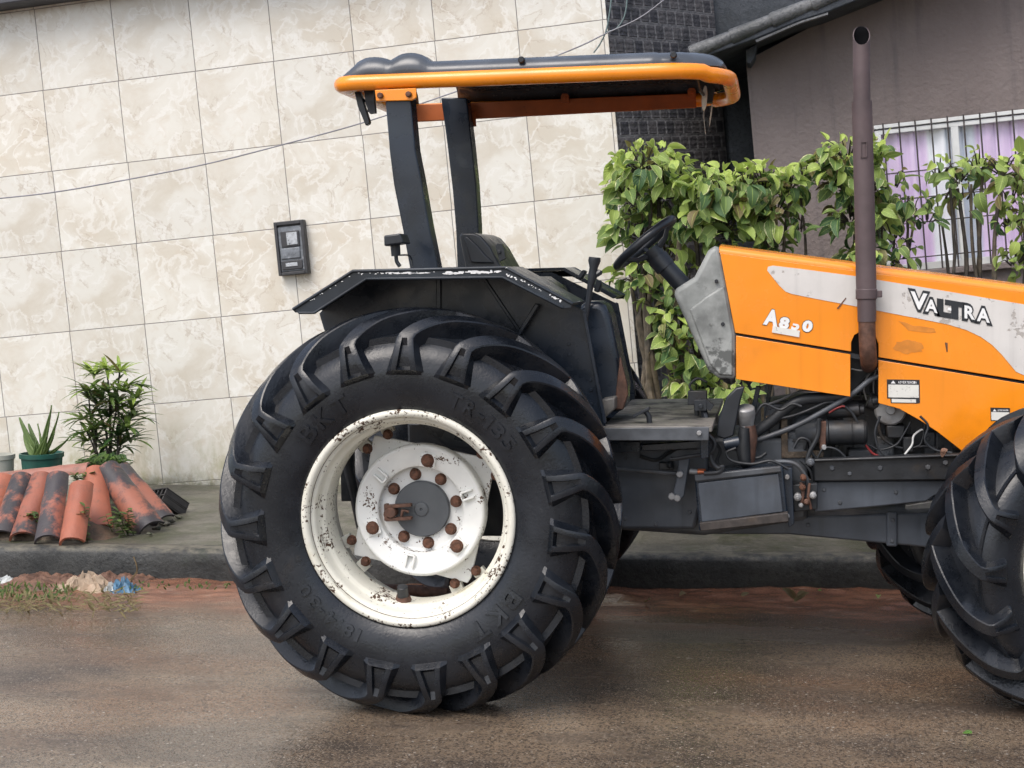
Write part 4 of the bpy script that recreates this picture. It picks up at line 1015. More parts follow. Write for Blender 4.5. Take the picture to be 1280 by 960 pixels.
film([(1239, 515), (1261.6, 515.4), (1261.6, 525.6), (1239.4, 525.2)], M['sticker'], 'warning_sticker_text', .0028)
film([(1241, 514.2), (1243.3, 511.2), (1245.6, 514.3)], M['white'], 'warning_triangle', .0028)
letters([(c, 1247+1.25*i, 1248.05+1.25*i, 513.9, 2.1, 0, 0) for i, c in enumerate('ADVERTÊNCIA')], 'warning_word', M['white'], YH-.003, YH-.001, .02)
def blob(cx, cy, w, h, seed, n=26):
    r3 = random.Random(seed); return [(cx+w*math.cos(2*math.pi*k/n)*r3.uniform(.78, 1.12), cy+h*math.sin(2*math.pi*k/n)*r3.uniform(.78, 1.12)) for k in range(n)]
film(blob(1137, 433.5, 20, 8.5, 4), M['stain'], 'film_residue', .0012)
film([(1123, 401), (1132, 403), (1141, 407), (1150, 407.5), (1168, 410.5), (1170, 415.5), (1160, 416), (1135, 413), (1132, 409)], M['stain'], 'film_residue', .0012)
film([(1181, 428), (1184.5, 428.5), (1184.6, 439.5), (1183.2, 440)], M['rust'], 'paint_chip', .0012)
film([(1046, 385.5), (1057, 372), (1058, 373), (1048, 386)], M['rust'], 'paint_chip', .0032)
# ================================================================== EXHAUST
YE = 6.30
b_ = B(); q = [(1076.8, 62), (1077, 100), (1077.4, 128)]
top_ = [P(1076.6, 36, YE), P(1076.8, 62, YE), P(1077.3, 128, YE)]
tube(b_, [P(1077.2, 127, YE), P(1080.5, 250, YE), P(1083, 368, YE)], .0405, 22)
tube(b_, [P(1083, 366, YE), P(1083.3, 376, YE), P(1083.6, 402, YE)], [.0405, .0375, .037], 22)
EX = part('exhaust_pipe', b_, M['exhaust'], TR, angle=50)
# slanted outlet facing the street side
b_ = B(); r = .034; seg = 28; ro = []; ri = []; lo = []; li = []
c0, c1 = P(1076.8, 44, YE), P(1077.3, 129, YE)
b2 = B(); zi = [b2.verts.new(c0+Vector((math.cos(2*math.pi*k/28)*r*.885, math.sin(2*math.pi*k/28)*r*.885, .041*math.sin(2*math.pi*k/28)-.002))) for k in range(28)]; zl = [b2.verts.new(c0+Vector((math.cos(2*math.pi*k/28)*r*.86, math.sin(2*math.pi*k/28)*r*.86, -.2))) for k in range(28)]
for k in range(28): b2.faces.new((zi[k], zi[(k+1) % 28], zl[(k+1) % 28], zl[k]))
b2.faces.new(zl)
for k in range(seg):
    a = 2*math.pi*k/seg; dx, dy = math.cos(a), math.sin(a)
    dz = .042*dy                                   # cut slopes down towards the camera
    ro.append(b_.verts.new(c0+Vector((dx*r, dy*r, dz))))
    ri.append(b_.verts.new(c0+Vector((dx*r*.88, dy*r*.88, dz))))
    lo.append(b_.verts.new(c1+Vector((dx*r, dy*r, 0)))); li.append(b_.verts.new(c0+Vector((dx*r*.86, dy*r*.86, -.14))))
for k in range(seg):
    j = (k+1) % seg
    b_.faces.new((lo[k], lo[j], ro[j], ro[k])); b_.faces.new((ro[k], ro[j], ri[j], ri[k])); pass
part('exhaust_outlet', b_, M['exhaust'], EX); part('shade_lining', b2, M['pipe_shade'], EX)
b_ = B(); el = smooth_path([P(1083.5, 398, YE), P(1084, 420, YE), P(1085, 440, YE+.01), P(1086, 452, YE+.05), P(1086, 456, YE+.13)], 6)
tube(b_, el, [.034]*len(el), 20); part('exhaust_elbow', b_, M['rust2'], EX)
b_ = B(); cyl(b_, P(1083, 361, YE), P(1083, 374, YE), .0425, .0425, 22); box(b_, P(1097, 367.5, YE), (.035, .02, .028)); part('exhaust_clamp', b_, M['exhaust'], EX, bevel=.003)
b_ = B(); c = P(1079, 188, YE)
for dx in (-.011, .011): box(b_, c+Vector((dx, -.041, 0)), (.003, .008, .06))
for dz in (-.03, .03): box(b_, c+Vector((0, -.041, dz)), (.025, .008, .003))
part('embossed_plate', b_, M['exhaust'], EX)
EXPO = 0.85
# ================================================================== GROUND
b_ = B(); q = [b_.verts.new(v) for v in ((-90, -90, -.06), (90, -90, -.06), (90, 90, -.06), (-90, 90, -.06))]; b_.faces.new(q)
solo('ground', b_, M['soil'], kind='structure')
def sheet(x0, x1, nx, y0, y1, ny, fz):
    b = B(); g = [[b.verts.new((x0+(x1-x0)*i/nx, y0+(y1-y0)*j/ny, 0)) for j in range(ny+1)] for i in range(nx+1)]
    for r in g:
        for v in r: v.co.z = fz(v.co.x, v.co.y)
    for i in range(nx):
        for j in range(ny): b.faces.new((g[i][j], g[i+1][j], g[i+1][j+1], g[i][j+1]))
    return b
def nz(x, y, s, k=0): return noise.noise(Vector((x*s, y*s, k)))
solo('road', sheet(-14, 14, 260, -9, 8.07, 190, lambda x, y: .005*nz(x, y, .9)+.003*nz(x, y, 3.1, 4)-.003), M['road'], kind='structure', angle=180)
def silt(x, y):
    e = 7.38+.22*nz(x, 0, .8, 2)+.07*nz(x, 0, 4, 5)
    t = max(0, min(1, (y-e)/.35))
    return -.012+t*(.022+.020*nz(x, y*2, 1.6, 3)+.010*nz(x, y*2, 7, 6)+.006*nz(x, y*1.5, 17, 8))
solo('ground_mud', sheet(-8, 7, 520, 7.0, 8.07, 44, silt), M['road'], kind='structure', angle=180)
KY = 8.03
prof = [(KY, -.05), (KY-.002, .02), (KY+.002, .10), (KY+.008, .150), (KY+.022, .172), (KY+.045, .180), (KY+.10, .183), (KY+.165, .182), (KY+.17, .12)]
b_ = B(); rows = []
NX = 420
for i in range(NX+1):
    x = -8.5+16*i/NX; row = []
    for y, z in prof:
        d = .010*nz(x, z*6+y, 2.2, 1)+.006*nz(x, z*6+y, 9, 2)
        row.append(b_.verts.new((x, y-d*(1 if z > 0 and y < KY+.1 else 0), z+(.6*d if z > .14 else 0))))
    rows.append(row)
for A, C in zip(rows, rows[1:]):
    for j in range(len(prof)-1): b_.faces.new((A[j], C[j], C[j+1], A[j+1]))
solo('kerb', b_, M['kerb'], kind='structure', angle=180)
solo('pavement', sheet(-9, 8, 240, KY+.10, 13.5, 60, lambda x, y: .172+.008*nz(x, y, 1.7, 3)+.004*nz(x, y, 7, 1)+(.006 if y > KY+.2 else 0)), M['pave'], kind='structure', angle=180)
# ================================================================== TILED HOUSE
YW = 10.65
OW = P(54.7, 113.1, YW)
_b = RG.to_3x3().inverted() @ (P(250, 606, YW)-OW); M['marble'] = marble(.598, _b.z+_b.x*math.tan(SLOPE))
def lw(o, lx, lz, y=0): return o + RG.to_3x3() @ Vector((lx, 0, lz)) + Vector((0, y, 0))
def loc(o, p): return RG.to_3x3().inverted() @ (p-o)
TH = thing('tiled_house', 'house front clad in square cream marble tiles', 'house', OW, RG)
xr_ = loc(OW, P(776, 220, YW)).x; ztop = loc(OW, P(52, 7, YW)).z
def lbox(o, x0, x1, y0, y1, z0, z1):
    b = B(); pts = [lw(o, x0, z0, y0), lw(o, x1, z0, y0), lw(o, x1, z1, y0), lw(o, x0, z1, y0)]; prism_v(b, pts, Vector((0, y1-y0, 0))); return b
b_ = lbox(OW, -5, xr_, 0, .16, -3.6, ztop); part('tiled_wall', b_, M['marble'], TH, bevel=.004)
b_ = lbox(OW, -5, xr_-.02, .161, 3.0, -3.6, ztop-.02); part('house_body', b_, M['darkwall'], TH)
b_ = lbox(OW, -5, xr_+.1, -.22, 3.2, ztop, ztop+.12); part('eave', b_, M['fascia'], TH, bevel=.01)
# ------------------------------------------------------------------ meter
mo = P(345.5, 278.5, YW); mx = loc(mo, P(382, 274, YW)).x; mz = loc(mo, P(353, 345, YW)).z
MT = thing('electricity_meter', 'dark rectangular electricity meter box on the cream tiled wall', 'meter box', mo, RG)
def mb(u0, u1, v0, v1, y0, y1): return lbox(mo, mx*u0, mx*u1, y0, y1, mz*v1, mz*v0)
b_ = mb(0, 1, 0, 1, -.05, .0)
part('box', b_, M['meterframe'], MT, bevel=.004)
b_ = B()
for u0, u1, v0, v1 in ((0, .10, 0, 1), (.90, 1, 0, 1), (.10, .90, 0, .07), (.10, .90, .94, 1)):
    pts = [lw(mo, mx*u0, mz*v1, -.075), lw(mo, mx*u1, mz*v1, -.075), lw(mo, mx*u1, mz*v0, -.075), lw(mo, mx*u0, mz*v0, -.075)]; prism_v(b_, pts, Vector((0, .024, 0)))
part('frame', b_, M['meterframe'], MT, bevel=.004)
part('cover', mb(.10, .90, .10, .93, -.062, -.051), M['metergrey'], MT, bevel=.004)
part('dial_surround', mb(.20, .82, .19, .48, -.074, -.063), M['meterframe'], MT, bevel=.004)
part('dial', mb(.40, .76, .215, .445, -.079, -.0745), M['meterdial'], MT, bevel=.002)
part('terminal_cover', mb(.14, .80, .50, .70, -.074, -.063), M['metergrey'], MT, bevel=.012)
part('lower_hatch', mb(.14, .84, .735, .90, -.073, -.063), M['meterframe'], MT, bevel=.004)
part('label_plate', mb(.28, .68, .775, .845, -.078, -.0735), M['meterdial'], MT, bevel=.003)
# ------------------------------------------------------------------ cables
def cable(px, Y, r, name, label, mat, n=8):
    b = B(); pts = smooth_path([P(q[0], q[1], q[2] if len(q) > 2 else Y) for q in px], n); tube(b, pts, r, 8)
    solo(name, b, mat, label, 'cable', pts[0])
cable([(-60, 254), (0, 248), (70, 240), (162, 224), (258, 205), (353, 181), (455, 153), (560, 118), (660, 83), (722, 59), (757, 42), (800, 22), (840, -8)], 10.42, .0048, 'overhead_cable', 'long grey cable sagging across the cream tiled wall', M['cable'])
cable([(742, 66), (750, 55), (757, 40), (761, 22), (764, 0), (766, -20)], 10.44, .005, 'overhead_cable', 'green cable hanging down in front of the corner of the tiled wall', M['greencable'])
cable([(757, 40), (770, 36), (779, 24), (783, 8), (784, -15)], 10.47, .005, 'overhead_cable', 'looped green cable curving up past the dark block wall', M['greencable'])
# ================================================================== ALLEY WALLS
xa = P(762, 60, YW+.05); 
b_ = B(); dr = Vector((math.cos(math.radians(64)), math.sin(math.radians(64)), 0))
o_ = lw(OW, xr_+.004, 0, .03); UPV = RG.to_3x3() @ Vector((0, 0, 1))
pts = [o_-UPV*3.6, o_-UPV*3.6+dr*1.6, o_+UPV*1.6+dr*1.6, o_+UPV*1.6]; prism_v(b_, pts, Vector((-.0, .05, 0))+Vector((-.06, .02, 0)))
solo('block_wall', b_, M['blocks'], 'narrow dark wall of bare blocks running back beside the tiled house', 'wall', o_, Matrix.Rotation(math.radians(64), 4, 'Z') @ RG)
o_ = P(850, 120, 12.2)
b_ = B(); pts = [lw(o_, -1.3, -4.2), lw(o_, 2.4, -4.2), lw(o_, 2.4, 2.2), lw(o_, -1.3, 2.2)]; prism_v(b_, pts, Vector((0, .15, 0)))
solo('rendered_wall', b_, M['darkwall'], 'dark blue grey wall at the back of the gap between the houses', 'wall', o_, RG)
# ================================================================== BROWN HOUSE
YB = 10.95
OH = P(1092, 157, YB)
BH = thing('brown_house', 'brown rough rendered house with a sloping roof and a barred window', 'house', OH, RG)
xl_ = loc(OH, P(938, 140, YB)).x; WW, WH = 1.62, 1.03
zg = lambda x: loc(OH, P(931, 76, YB)).z + (x-xl_)*.385
b_ = B()
def quad(x0, x1, z0a, z0b, z1b, z1a): prism_v(b_, [lw(OH, x0, z0a), lw(OH, x1, z0b), lw(OH, x1, z1b), lw(OH, x0, z1a)], Vector((0, .16, 0)))
quad(xl_, 0, -3, -3, zg(0), zg(xl_)); quad(0, WW, -3, -3, -WH, -WH); quad(0, WW, 0, 0, zg(WW), zg(0)); quad(WW, 4, -3, -3, zg(4), zg(WW))
part('wall', b_, M['stucco'], BH)
b_ = B(); prism_v(b_, [lw(OH, xl_+.01, -3, .161), lw(OH, xl_+.01, zg(xl_)-.02, .161), lw(OH, xl_+.15, zg(xl_)-.02, .161), lw(OH, xl_+.15, -3, .161)], Vector((0, 3, 0))); part('side_wall', b_, M['darkwall'], BH)
b_ = B(); prism_v(b_, [lw(OH, .0, -1.6, .62), lw(OH, WW+.4, -1.6, .62), lw(OH, WW+.4, .4, .62), lw(OH, -.3, .4, .62)], Vector((0, .05, 0))); part('room_back_wall', b_, M['curtain'], BH)
b_ = B(); prism(b_, [(868, 66), (1035, -1), (1320, -116), (1320, -98), (1035, 15), (1000, 26), (944, 49), (873, 74)], 10.5, 14.0)
RF = part('roof', b_, M['darkwall'], BH, bevel=.01)
b_ = B()
pts = [(866+ (1320-866)*k/9.0, 66.5-(66.5+118)*k/9.0) for k in range(10)]
for (x0, y0), (x1, y1) in zip(pts, pts[1:]):
    a, c = P(x0-3, y0+1, 10.52), P(x1+3, y1-2, 10.52); tube(b_, [a, a+(c-a)*.05, c], [.052, .056, .043], 14)
part('verge_tiles', b_, M['rooftile'], RF)
b_ = B(); prism(b_, [(944, 50), (1000, 26.5), (1035, 15.5), (1035, 18), (1000, 29), (946, 52.5)], 10.48, 10.54); part('verge_trim', b_, M['rooftile'], RF)
b_ = B(); prism(b_, [(932, 62), (946, 55), (944, 70), (938, 80), (933, 78)], 10.7, 10.95); part('eave_bracket', b_, M['darkwall'], BH, bevel=.006)
# window
def fbox(b, x0, x1, z0, z1, y0, y1): prism_v(b, [lw(OH, x0, z0, y0), lw(OH, x1, z0, y0), lw(OH, x1, z1, y0), lw(OH, x0, z1, y0)], Vector((0, y1-y0, 0)))
b_ = B(); fbox(b_, .045, WW-.045, -WH+.05, -.065, .044, .048); WIN = part('window', b_, M['glass'], BH, smooth=False)
b_ = B(); fbox(b_, 0, WW, -.028, 0, .0, .065); fbox(b_, 0, WW, -.068, -.036, .012, .065); fbox(b_, 0, WW, -WH, -WH+.05, .0, .065); fbox(b_, 0, .045, -WH+.05, -.068, .0, .065); fbox(b_, WW-.045, WW, -WH+.05, -.068, .0, .065); fbox(b_, .515, .565, -WH+.05, -.068, .008, .06); fbox(b_, 1.06, 1.11, -WH+.05, -.068, .008, .06)
part('frame', b_, M['frame'], WIN, bevel=.004)
b_ = B(); n = 90
g = [[b_.verts.new(lw(OH, -.02+(WW+.04)*i/n, -WH+.02 if j == 0 else .02, .085+.016*math.sin(i*1.15+.8*math.sin(i*.37))+.01*math.sin(i*.41))) for j in (0, 1)] for i in range(n+1)]
for i in range(n): b_.faces.new((g[i][0], g[i+1][0], g[i+1][1], g[i][1]))
part('curtain', b_, M['curtain'], WIN, angle=180)
b_ = B()
for k in range(15):
    x = .06+.108*k; tube(b_, [lw(OH, x, -WH-.03, -.035), lw(OH, x, .005, -.035)], .0062, 6)
for z in (-.345, -.53, -.70, -.94): tube(b_, [lw(OH, -.02, z, -.03), lw(OH, WW+.02, z, -.03)], .005, 6)
part('grille', b_, M['bar'], WIN)
b_ = B(); fbox(b_, -.05, WW+.05, -WH-.045, -WH-.002, -.05, .1); part('sill', b_, M['stucco'], WIN, bevel=.006)
# ================================================================== PLANTS
def leaf_bm():
    b = B(); uv = b.loops.layers.uv.new('UVMap'); tl = b.loops.layers.float_color.new('tint'); return b, uv, tl
def leaf(L, base, d, up, ln, wd, bend=.5, fold=.35, tint=(.5, 1, 0), nseg=6, shape='ovate', twist=0.):
    b, uv, tl = L; d = d.normalized(); s = d.cross(up)
    if s.length < 1e-3: s = d.cross(Vector((1, .2, 0)))
    s.normalize(); nrm = s.cross(d).normalized()
    if twist: q = Matrix.Rotation(twist, 3, d); s = q@s; nrm = q@nrm
    rows = []; p = base.copy(); dd = d.copy()
    for i in range(nseg+1):
        t = i/nseg
        if shape == 'ovate': w = (math.sin(math.pi*min(1, t*.94+.06)**.72)**.85)*(1 if t < .85 else .9)
        elif shape == 'blade': w = math.sin(math.pi*min(1, (t*.88+.12)))**.6
        else: w = (1-t)**.75
        w = max(w, .02)*wd/2
        if t == 1: w = wd*.01
        row = []
        for a in (-1, -.55, 0, .55, 1):
            row.append((b.verts.new(p+s*(a*w)+nrm*(abs(a)*w*fold)), (a*.5+.5, t)))
        rows.append(row)
        q = Matrix.Rotation(-bend/nseg, 3, s); dd = q@dd; nrm = q@nrm; p = p+dd*(ln/nseg)
    for A, C in zip(rows, rows[1:]):
        for j in range(4):
            f = b.faces.new((A[j][0], A[j+1][0], C[j+1][0], C[j][0]))
            for lp, (_, u) in zip(f.loops, (A[j], A[j+1], C[j+1], C[j])): lp[uv].uv = u; lp[tl] = (*tint, 1)
def rv(r): return Vector((r.gauss(0, 1), r.gauss(0, 1), r.gauss(0, 1))).normalized()
def stem_obj(parent, p0, p1, r0, r1, seed, mat='bark', wig=.05):
    r = random.Random(seed); pts = []
    for k in range(6):
        t = k/5; p = p0.lerp(p1, t)
        pts.append(p+Vector((r.uniform(-1, 1), r.uniform(-1, 1)*.7, 0))*wig*(1 if 0 < k < 5 else .2))
    pts = smooth_path(pts, 4); n = len(pts); b = B(); tube(b, pts, [r0+(r1-r0)*i/(n-1) for i in range(n)], 7); jitter(b, r0*.35, 30, seed)
    part('stem', b, M[mat], parent)
def shrub(name, label, Y, clusters, stems, seed, size=(.06, .155), dens=1.75, green=.35, mat='leaf', twigs=True):
    """clusters: (px, py, rx, ry, n); stems: (px bottom, px top, py top, radius px)"""
    r = random.Random(seed)
    bx = sum(c[0] for c in clusters)/len(clusters)
    base = P(bx, 480, Y); base.z = .18
    T = thing(name, label, 'shrub', base, group='variegated hedge shrubs')
    L = leaf_bm(); tw = L[0]; twf = []
    for (cx, cy, rx, ry, n) in clusters:
        c = P(cx, cy, Y); k = ppm(cx, Y); ax_ = Vector((rx/k, .26, ry/k))
        for i in range(int(n*dens)):
            u = rv(r); rad = r.uniform(.35, 1)**.5
            pos = c+Vector((u.x*ax_.x*rad, u.y*ax_.y*rad, u.z*ax_.z*rad))
            topness = max(0, u.z*rad)
            d = Vector((u.x*.7, u.y*.6-.3, -.55*r.random()-.12))+rv(r)*.62
            if topness > .5 and r.random() < .5: d.z += .9
            ln = (size[0]+(size[1]-size[0])*r.random()**1.4)*(1-.35*topness)*(1.25 if r.random() < .08 else 1)
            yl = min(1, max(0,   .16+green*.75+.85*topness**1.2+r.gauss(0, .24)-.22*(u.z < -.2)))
            var = 1 if r.random() < .78 else .15
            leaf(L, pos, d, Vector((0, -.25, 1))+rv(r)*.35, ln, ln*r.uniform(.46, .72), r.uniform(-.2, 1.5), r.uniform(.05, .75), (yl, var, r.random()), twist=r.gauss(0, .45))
            if twigs and r.random() < .35:
                n0 = len(tw.faces); q = c+(pos-c)*.25+Vector((0, .03, -.05)); tube(tw, [q, q.lerp(pos, .6)+Vector((0, 0, .02)), pos], [.006, .004, .0025], 5); twf.append((n0, len(tw.faces)))
    fl_ = list(tw.faces)
    for a, b in twf:
        for f in fl_[a:b]: f.material_index = 1
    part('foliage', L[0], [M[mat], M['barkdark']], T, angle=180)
    for j, (x0, x1, y1, rp) in enumerate(stems):
        p1 = P(x1, y1, Y+r.uniform(-.08, .12)); p0 = P(x0, 520, Y+r.uniform(-.1, .1)); p0.z = .17
        stem_obj(T, p0, p1, rp/ppm(x0, Y), rp*.55/ppm(x0, Y), seed*10+j, 'bark' if r.random() < .7 else 'barkdark')
    return T
S = shrub
S('hedge_shrub', 'variegated shrub rising tallest behind the steering wheel at the corner of the tiled wall', 10.05,
  [(805, 205, 40, 32, 70), (785, 240, 28, 50, 60), (830, 235, 30, 40, 50), (800, 285, 35, 28, 30), (775, 280, 14, 30, 14), (800, 345, 36, 28, 44), (845, 215, 25, 25, 26), (830, 320, 30, 30, 30), (822, 385, 22, 26, 14), (842, 440, 16, 40, 14)],
  [(818, 800, 240, 5), (826, 812, 250, 4.5), (836, 822, 240, 4.5), (810, 790, 300, 4), (798, 805, 350, 9), (842, 834, 330, 3)], 11)
S('hedge_shrub', 'low leafy variegated shrub between the steering wheel and the grey dash cowl', 9.95,
  [(880, 230, 34, 28, 50), (905, 240, 32, 34, 55), (870, 265, 30, 34, 36), (900, 285, 34, 30, 40), (935, 235, 26, 26, 34), (850, 405, 30, 24, 40), (872, 440, 24, 36, 44), (868, 485, 34, 18, 50), (905, 488, 36, 14, 44), (835, 420, 14, 30, 20), (858, 360, 26, 30, 26)],
  [(848, 850, 300, 6), (862, 868, 280, 5), (880, 882, 270, 4), (856, 846, 340, 4)], 12)
S('hedge_shrub', 'variegated shrub over the rear end of the orange hood, against the brown wall', 10.0,
  [(955, 225, 26, 22, 34), (970, 255, 30, 30, 44), (940, 270, 26, 28, 26), (985, 225, 24, 20, 26), (965, 295, 26, 22, 18), (1005, 210, 14, 10, 8), (1000, 280, 10, 22, 7)],
  [(950, 948, 250, 4), (965, 968, 250, 4), (985, 990, 240, 3.5), (1000, 998, 235, 3)], 13)
S('hedge_shrub', 'tall variegated shrub around the exhaust pipe beside the window', 10.0,
  [(1060, 190, 34, 24, 44), (1050, 220, 32, 26, 40), (1085, 225, 26, 40, 46), (1065, 265, 30, 30, 34), (1095, 270, 22, 34, 26), (1080, 315, 30, 20, 22), (1035, 200, 18, 14, 12), (1095, 190, 16, 20, 14)],
  [(1060, 1066, 220, 4), (1074, 1076, 220, 4), (1090, 1088, 230, 3.5), (1098, 1100, 260, 3)], 14)
S('hedge_shrub', 'thin drooping shrub with dark leaves before the window, nearest the exhaust pipe', 10.05,
  [(1130, 245, 28, 18, 26), (1140, 262, 28, 22, 26), (1118, 290, 22, 26, 18), (1160, 268, 16, 22, 14), (1125, 315, 22, 18, 22), (1110, 335, 20, 14, 18), (1118, 225, 14, 14, 12)],
  [(1118, 1120, 250, 3), (1134, 1136, 245, 3), (1146, 1145, 260, 2.5), (1180, 1176, 280, 3)], 15, green=.15, dens=.9, size=(.05, .13))
S('hedge_shrub', 'bright variegated shrub with bare stems in front of the middle of the barred window', 9.95,
  [(1175, 210, 22, 20, 22), (1200, 215, 28, 20, 30), (1225, 205, 26, 20, 28), (1205, 240, 26, 14, 14), (1215, 255, 16, 12, 6), (1180, 240, 14, 12, 7)],
  [(1190, 1188, 235, 3.2), (1206, 1198, 235, 4.2), (1222, 1214, 230, 3), (1234, 1230, 220, 4), (1212, 1216, 240, 2.4)], 16, dens=.85, size=(.05, .12))
S('hedge_shrub', 'bushy green shrub filling the lower corner of the barred window beside the hood', 9.9,
  [(1255, 205, 30, 20, 36), (1280, 215, 30, 26, 36), (1265, 240, 24, 20, 22), (1262, 270, 24, 20, 22), (1285, 280, 26, 30, 26), (1270, 320, 30, 22, 30), (1295, 340, 30, 20, 22), (1290, 180, 14, 14, 6)],
  [(1255, 1254, 215, 4.5), (1272, 1270, 210, 4.5), (1290, 1288, 220, 4)], 17, green=.5, dens=1.0, size=(.05, .14))
# dark climbing foliage and small-leaved growth low against the wall
# ------------------------------------------------------------------ potted aloe
YA = 9.4
def pot(name, label, cx, cy, rpx, Y, mat, hgt, tap=.8):
    c = P(cx, cy, Y); r = rpx/ppm(cx, Y)
    T = thing(name, label, 'potted plant', (c.x, c.y, .18))
    b = B(); z1 = c.z; z0 = max(.175, z1-hgt)
    up = lambda r_, z: [(r_*math.cos(a), r_*math.sin(a), z) for a in [2*math.pi*k/36 for k in range(36)]]
    prof = [(r*.9*tap, z0), (r*.92, z1-.05), (r*.93, z1-.035), (r, z1-.03), (r*1.01, z1), (r*.93, z1+.001), (r*.88, z1-.03), (r*.0+.002, z1-.035)]
    rings = [[b.verts.new(Vector((c.x, c.y, 0))+Vector(p)) for p in up(q, z)] for q, z in prof]
    for A, C in zip(rings, rings[1:]):
        for k in range(36): b.faces.new((A[k], A[(k+1) % 36], C[(k+1) % 36], C[k]))
    b.faces.new(rings[0])
    part('pot', b, mat, T, angle=30)
    b = B(); rg = [b.verts.new(Vector((c.x, c.y, z1-.028))+Vector((r*.87*math.cos(a), r*.87*math.sin(a), 0))) for a in [2*math.pi*k/24 for k in range(24)]]; b.faces.new(rg); part('potting_soil', b, M['soil'], T)
    return T, c
AL, c = pot('potted_aloe', 'spiky aloe in a green plastic pot behind the clay tiles', 52, 566, 27, YA, M['potgreen'], .4)
for i, (tx, ty, w, bd, dy) in enumerate(((21, 523, .05, .25, 0), (33, 530, .045, .2, .06), (48, 531, .035, .0, .1), (66, 508, .062, -.05, -.04), (78, 516, .04, -.2, .02), (78, 538, .035, -.5, -.05), (97, 546, .036, -.5, .0), (-2, 562, .045, 1.5, -.04), (44, 553, .06, .3, -.1), (58, 545, .06, .1, -.12))):
    L = leaf_bm(); base = c+Vector(((tx-52)*.0007, dy*.4, -.03)); tip = P(tx, ty, YA+dy)
    d = tip-base; ln = d.length*(1.15 if i == 7 else 1.03)
    q = Matrix.Rotation(bd*.5, 3, d.cross(Vector((0, -1, .3)))); side = Vector((0, -1, .25))
    leaf(L, base, d+(Vector((0, 0, .32)) if i == 7 else Vector()), side, ln, w, bd if i != 7 else 1.2, .75, (rnd.uniform(.2, .9), 1, 0), 9, 'spike')
    o = part('aloe_leaf', L[0], M['aloe'], AL, angle=180); s = o.modifiers.new('s', 'SOLIDIFY'); s.thickness = .010
pot('flower_pot', 'stained white flower pot standing beside the green aloe pot', -2, 568, 20, YA, M['potwhite'], .4)
# ------------------------------------------------------------------ lady palm
r = random.Random(5); YP = 10.0
base = P(132, 580, YP); base.z = .18
PT = thing('lady_palm', 'clump of dark narrow leaved palm standing against the tiled wall', 'palm plant', base)
L = leaf_bm()
WH_ = [(x_, y_, .25, 8) for x_, y_ in ((112, 500), (128, 500), (146, 515), (160, 535), (114, 520), (132, 535), (150, 558), (120, 550), (140, 505), (154, 490), (108, 540), (166, 520))]+[(133, 462, .9, 12), (118, 470, .7, 9), (150, 466, .8, 11), (160, 482, .4, 9), (112, 488, .4, 9), (135, 490, .3, 10), (150, 502, .15, 10), (122, 508, .2, 9), (165, 512, .3, 8), (104, 525, .45, 7), (136, 522, .05, 10), (158, 528, .2, 9), (118, 538, .25, 8), (146, 545, .0, 10), (128, 556, .0, 9), (162, 550, .15, 7), (110, 552, .3, 6), (170, 498, .5, 5), (139, 575, 0, 10), (125, 570, 0, 8)]
for i, (cx, cy, yl, n) in enumerate(WH_):
    c = P(cx, cy, YP+r.uniform(-.14, .14))
    for k in range(int(n*1.6)+3):
        a = 2*math.pi*r.random()
        d = Vector((math.cos(a), math.sin(a)*.8, r.uniform(-.05, 1.1))); ln = r.uniform(.13, .23)
        leaf(L, c, d, Vector((0, 0, 1)), ln, r.uniform(.022, .036), r.uniform(.2, .9), .3, (max(0, min(1, yl+r.gauss(0, .15))), .6, r.random()), 5, 'blade')
part('foliage', L[0], M['palmleaf'], PT, angle=180)
for j in range(9):
    cx, cy, _, _ = WH_[j*2]; p0 = P(122+3.5*j, 560, YP); p0.z = .18; stem_obj(PT, p0, P(cx, cy, YP), .010, .006, 300+j, 'barkdark', .03)
L = leaf_bm()
for k in range(420):
    u = rv(r); p = P(132+u.x*32*r.random()**.4, 579+u.z*16*r.random()**.4, YP-.16+u.y*.12)
    leaf(L, p, u+Vector((0, -.4, .5)), Vector((0, -.3, 1)), r.uniform(.03, .06), r.uniform(.014, .026), .4, .2, (r.uniform(0, .25), 0, 0), 3, 'blade')
part('undergrowth', L[0], M['palmleaf'], PT, angle=180)
# ------------------------------------------------------------------ clay tiles
def half_tile(top, bot, wt, wb, th=.013, arc=150, n=14, m=12, nrm=Vector((0, -.75, .65))):
    b = B(); ax_ = (bot-top); ln = ax_.length; d = ax_.normalized(); s = d.cross(nrm).normalized(); u = s.cross(d).normalized()
    gr = [[], []]
    for lay in (0, 1):
        for i in range(m+1):
            t = i/m; w = (wt+(wb-wt)*t)/2; R_ = w/math.sin(math.radians(arc/2)); rr = R_-lay*th; row = []
            for j in range(n+1):
                a = math.radians(-arc/2+arc*j/n)
                row.append(b.verts.new(top+d*(ln*t)+s*(rr*math.sin(a))+u*(rr*math.cos(a)-R_*math.cos(math.radians(arc/2)))))
            gr[lay].append(row)
    for i in range(m):
        for j in range(n):
            b.faces.new((gr[0][i][j], gr[0][i][j+1], gr[0][i+1][j+1], gr[0][i+1][j])); b.faces.new((gr[1][i][j], gr[1][i+1][j], gr[1][i+1][j+1], gr[1][i][j+1]))
    for j in range(n):
        for i in (0, m): b.faces.new((gr[0][i][j], gr[0][i][j+1], gr[1][i][j+1], gr[1][i][j]))
    for i in range(m):
        for j in (0, n): b.faces.new((gr[0][i][j], gr[0][i+1][j], gr[1][i+1][j], gr[1][i][j]))
    jitter(b, .004, 12, int(top.x*100) % 50); jitter(b, .0015, 50, 3); return b
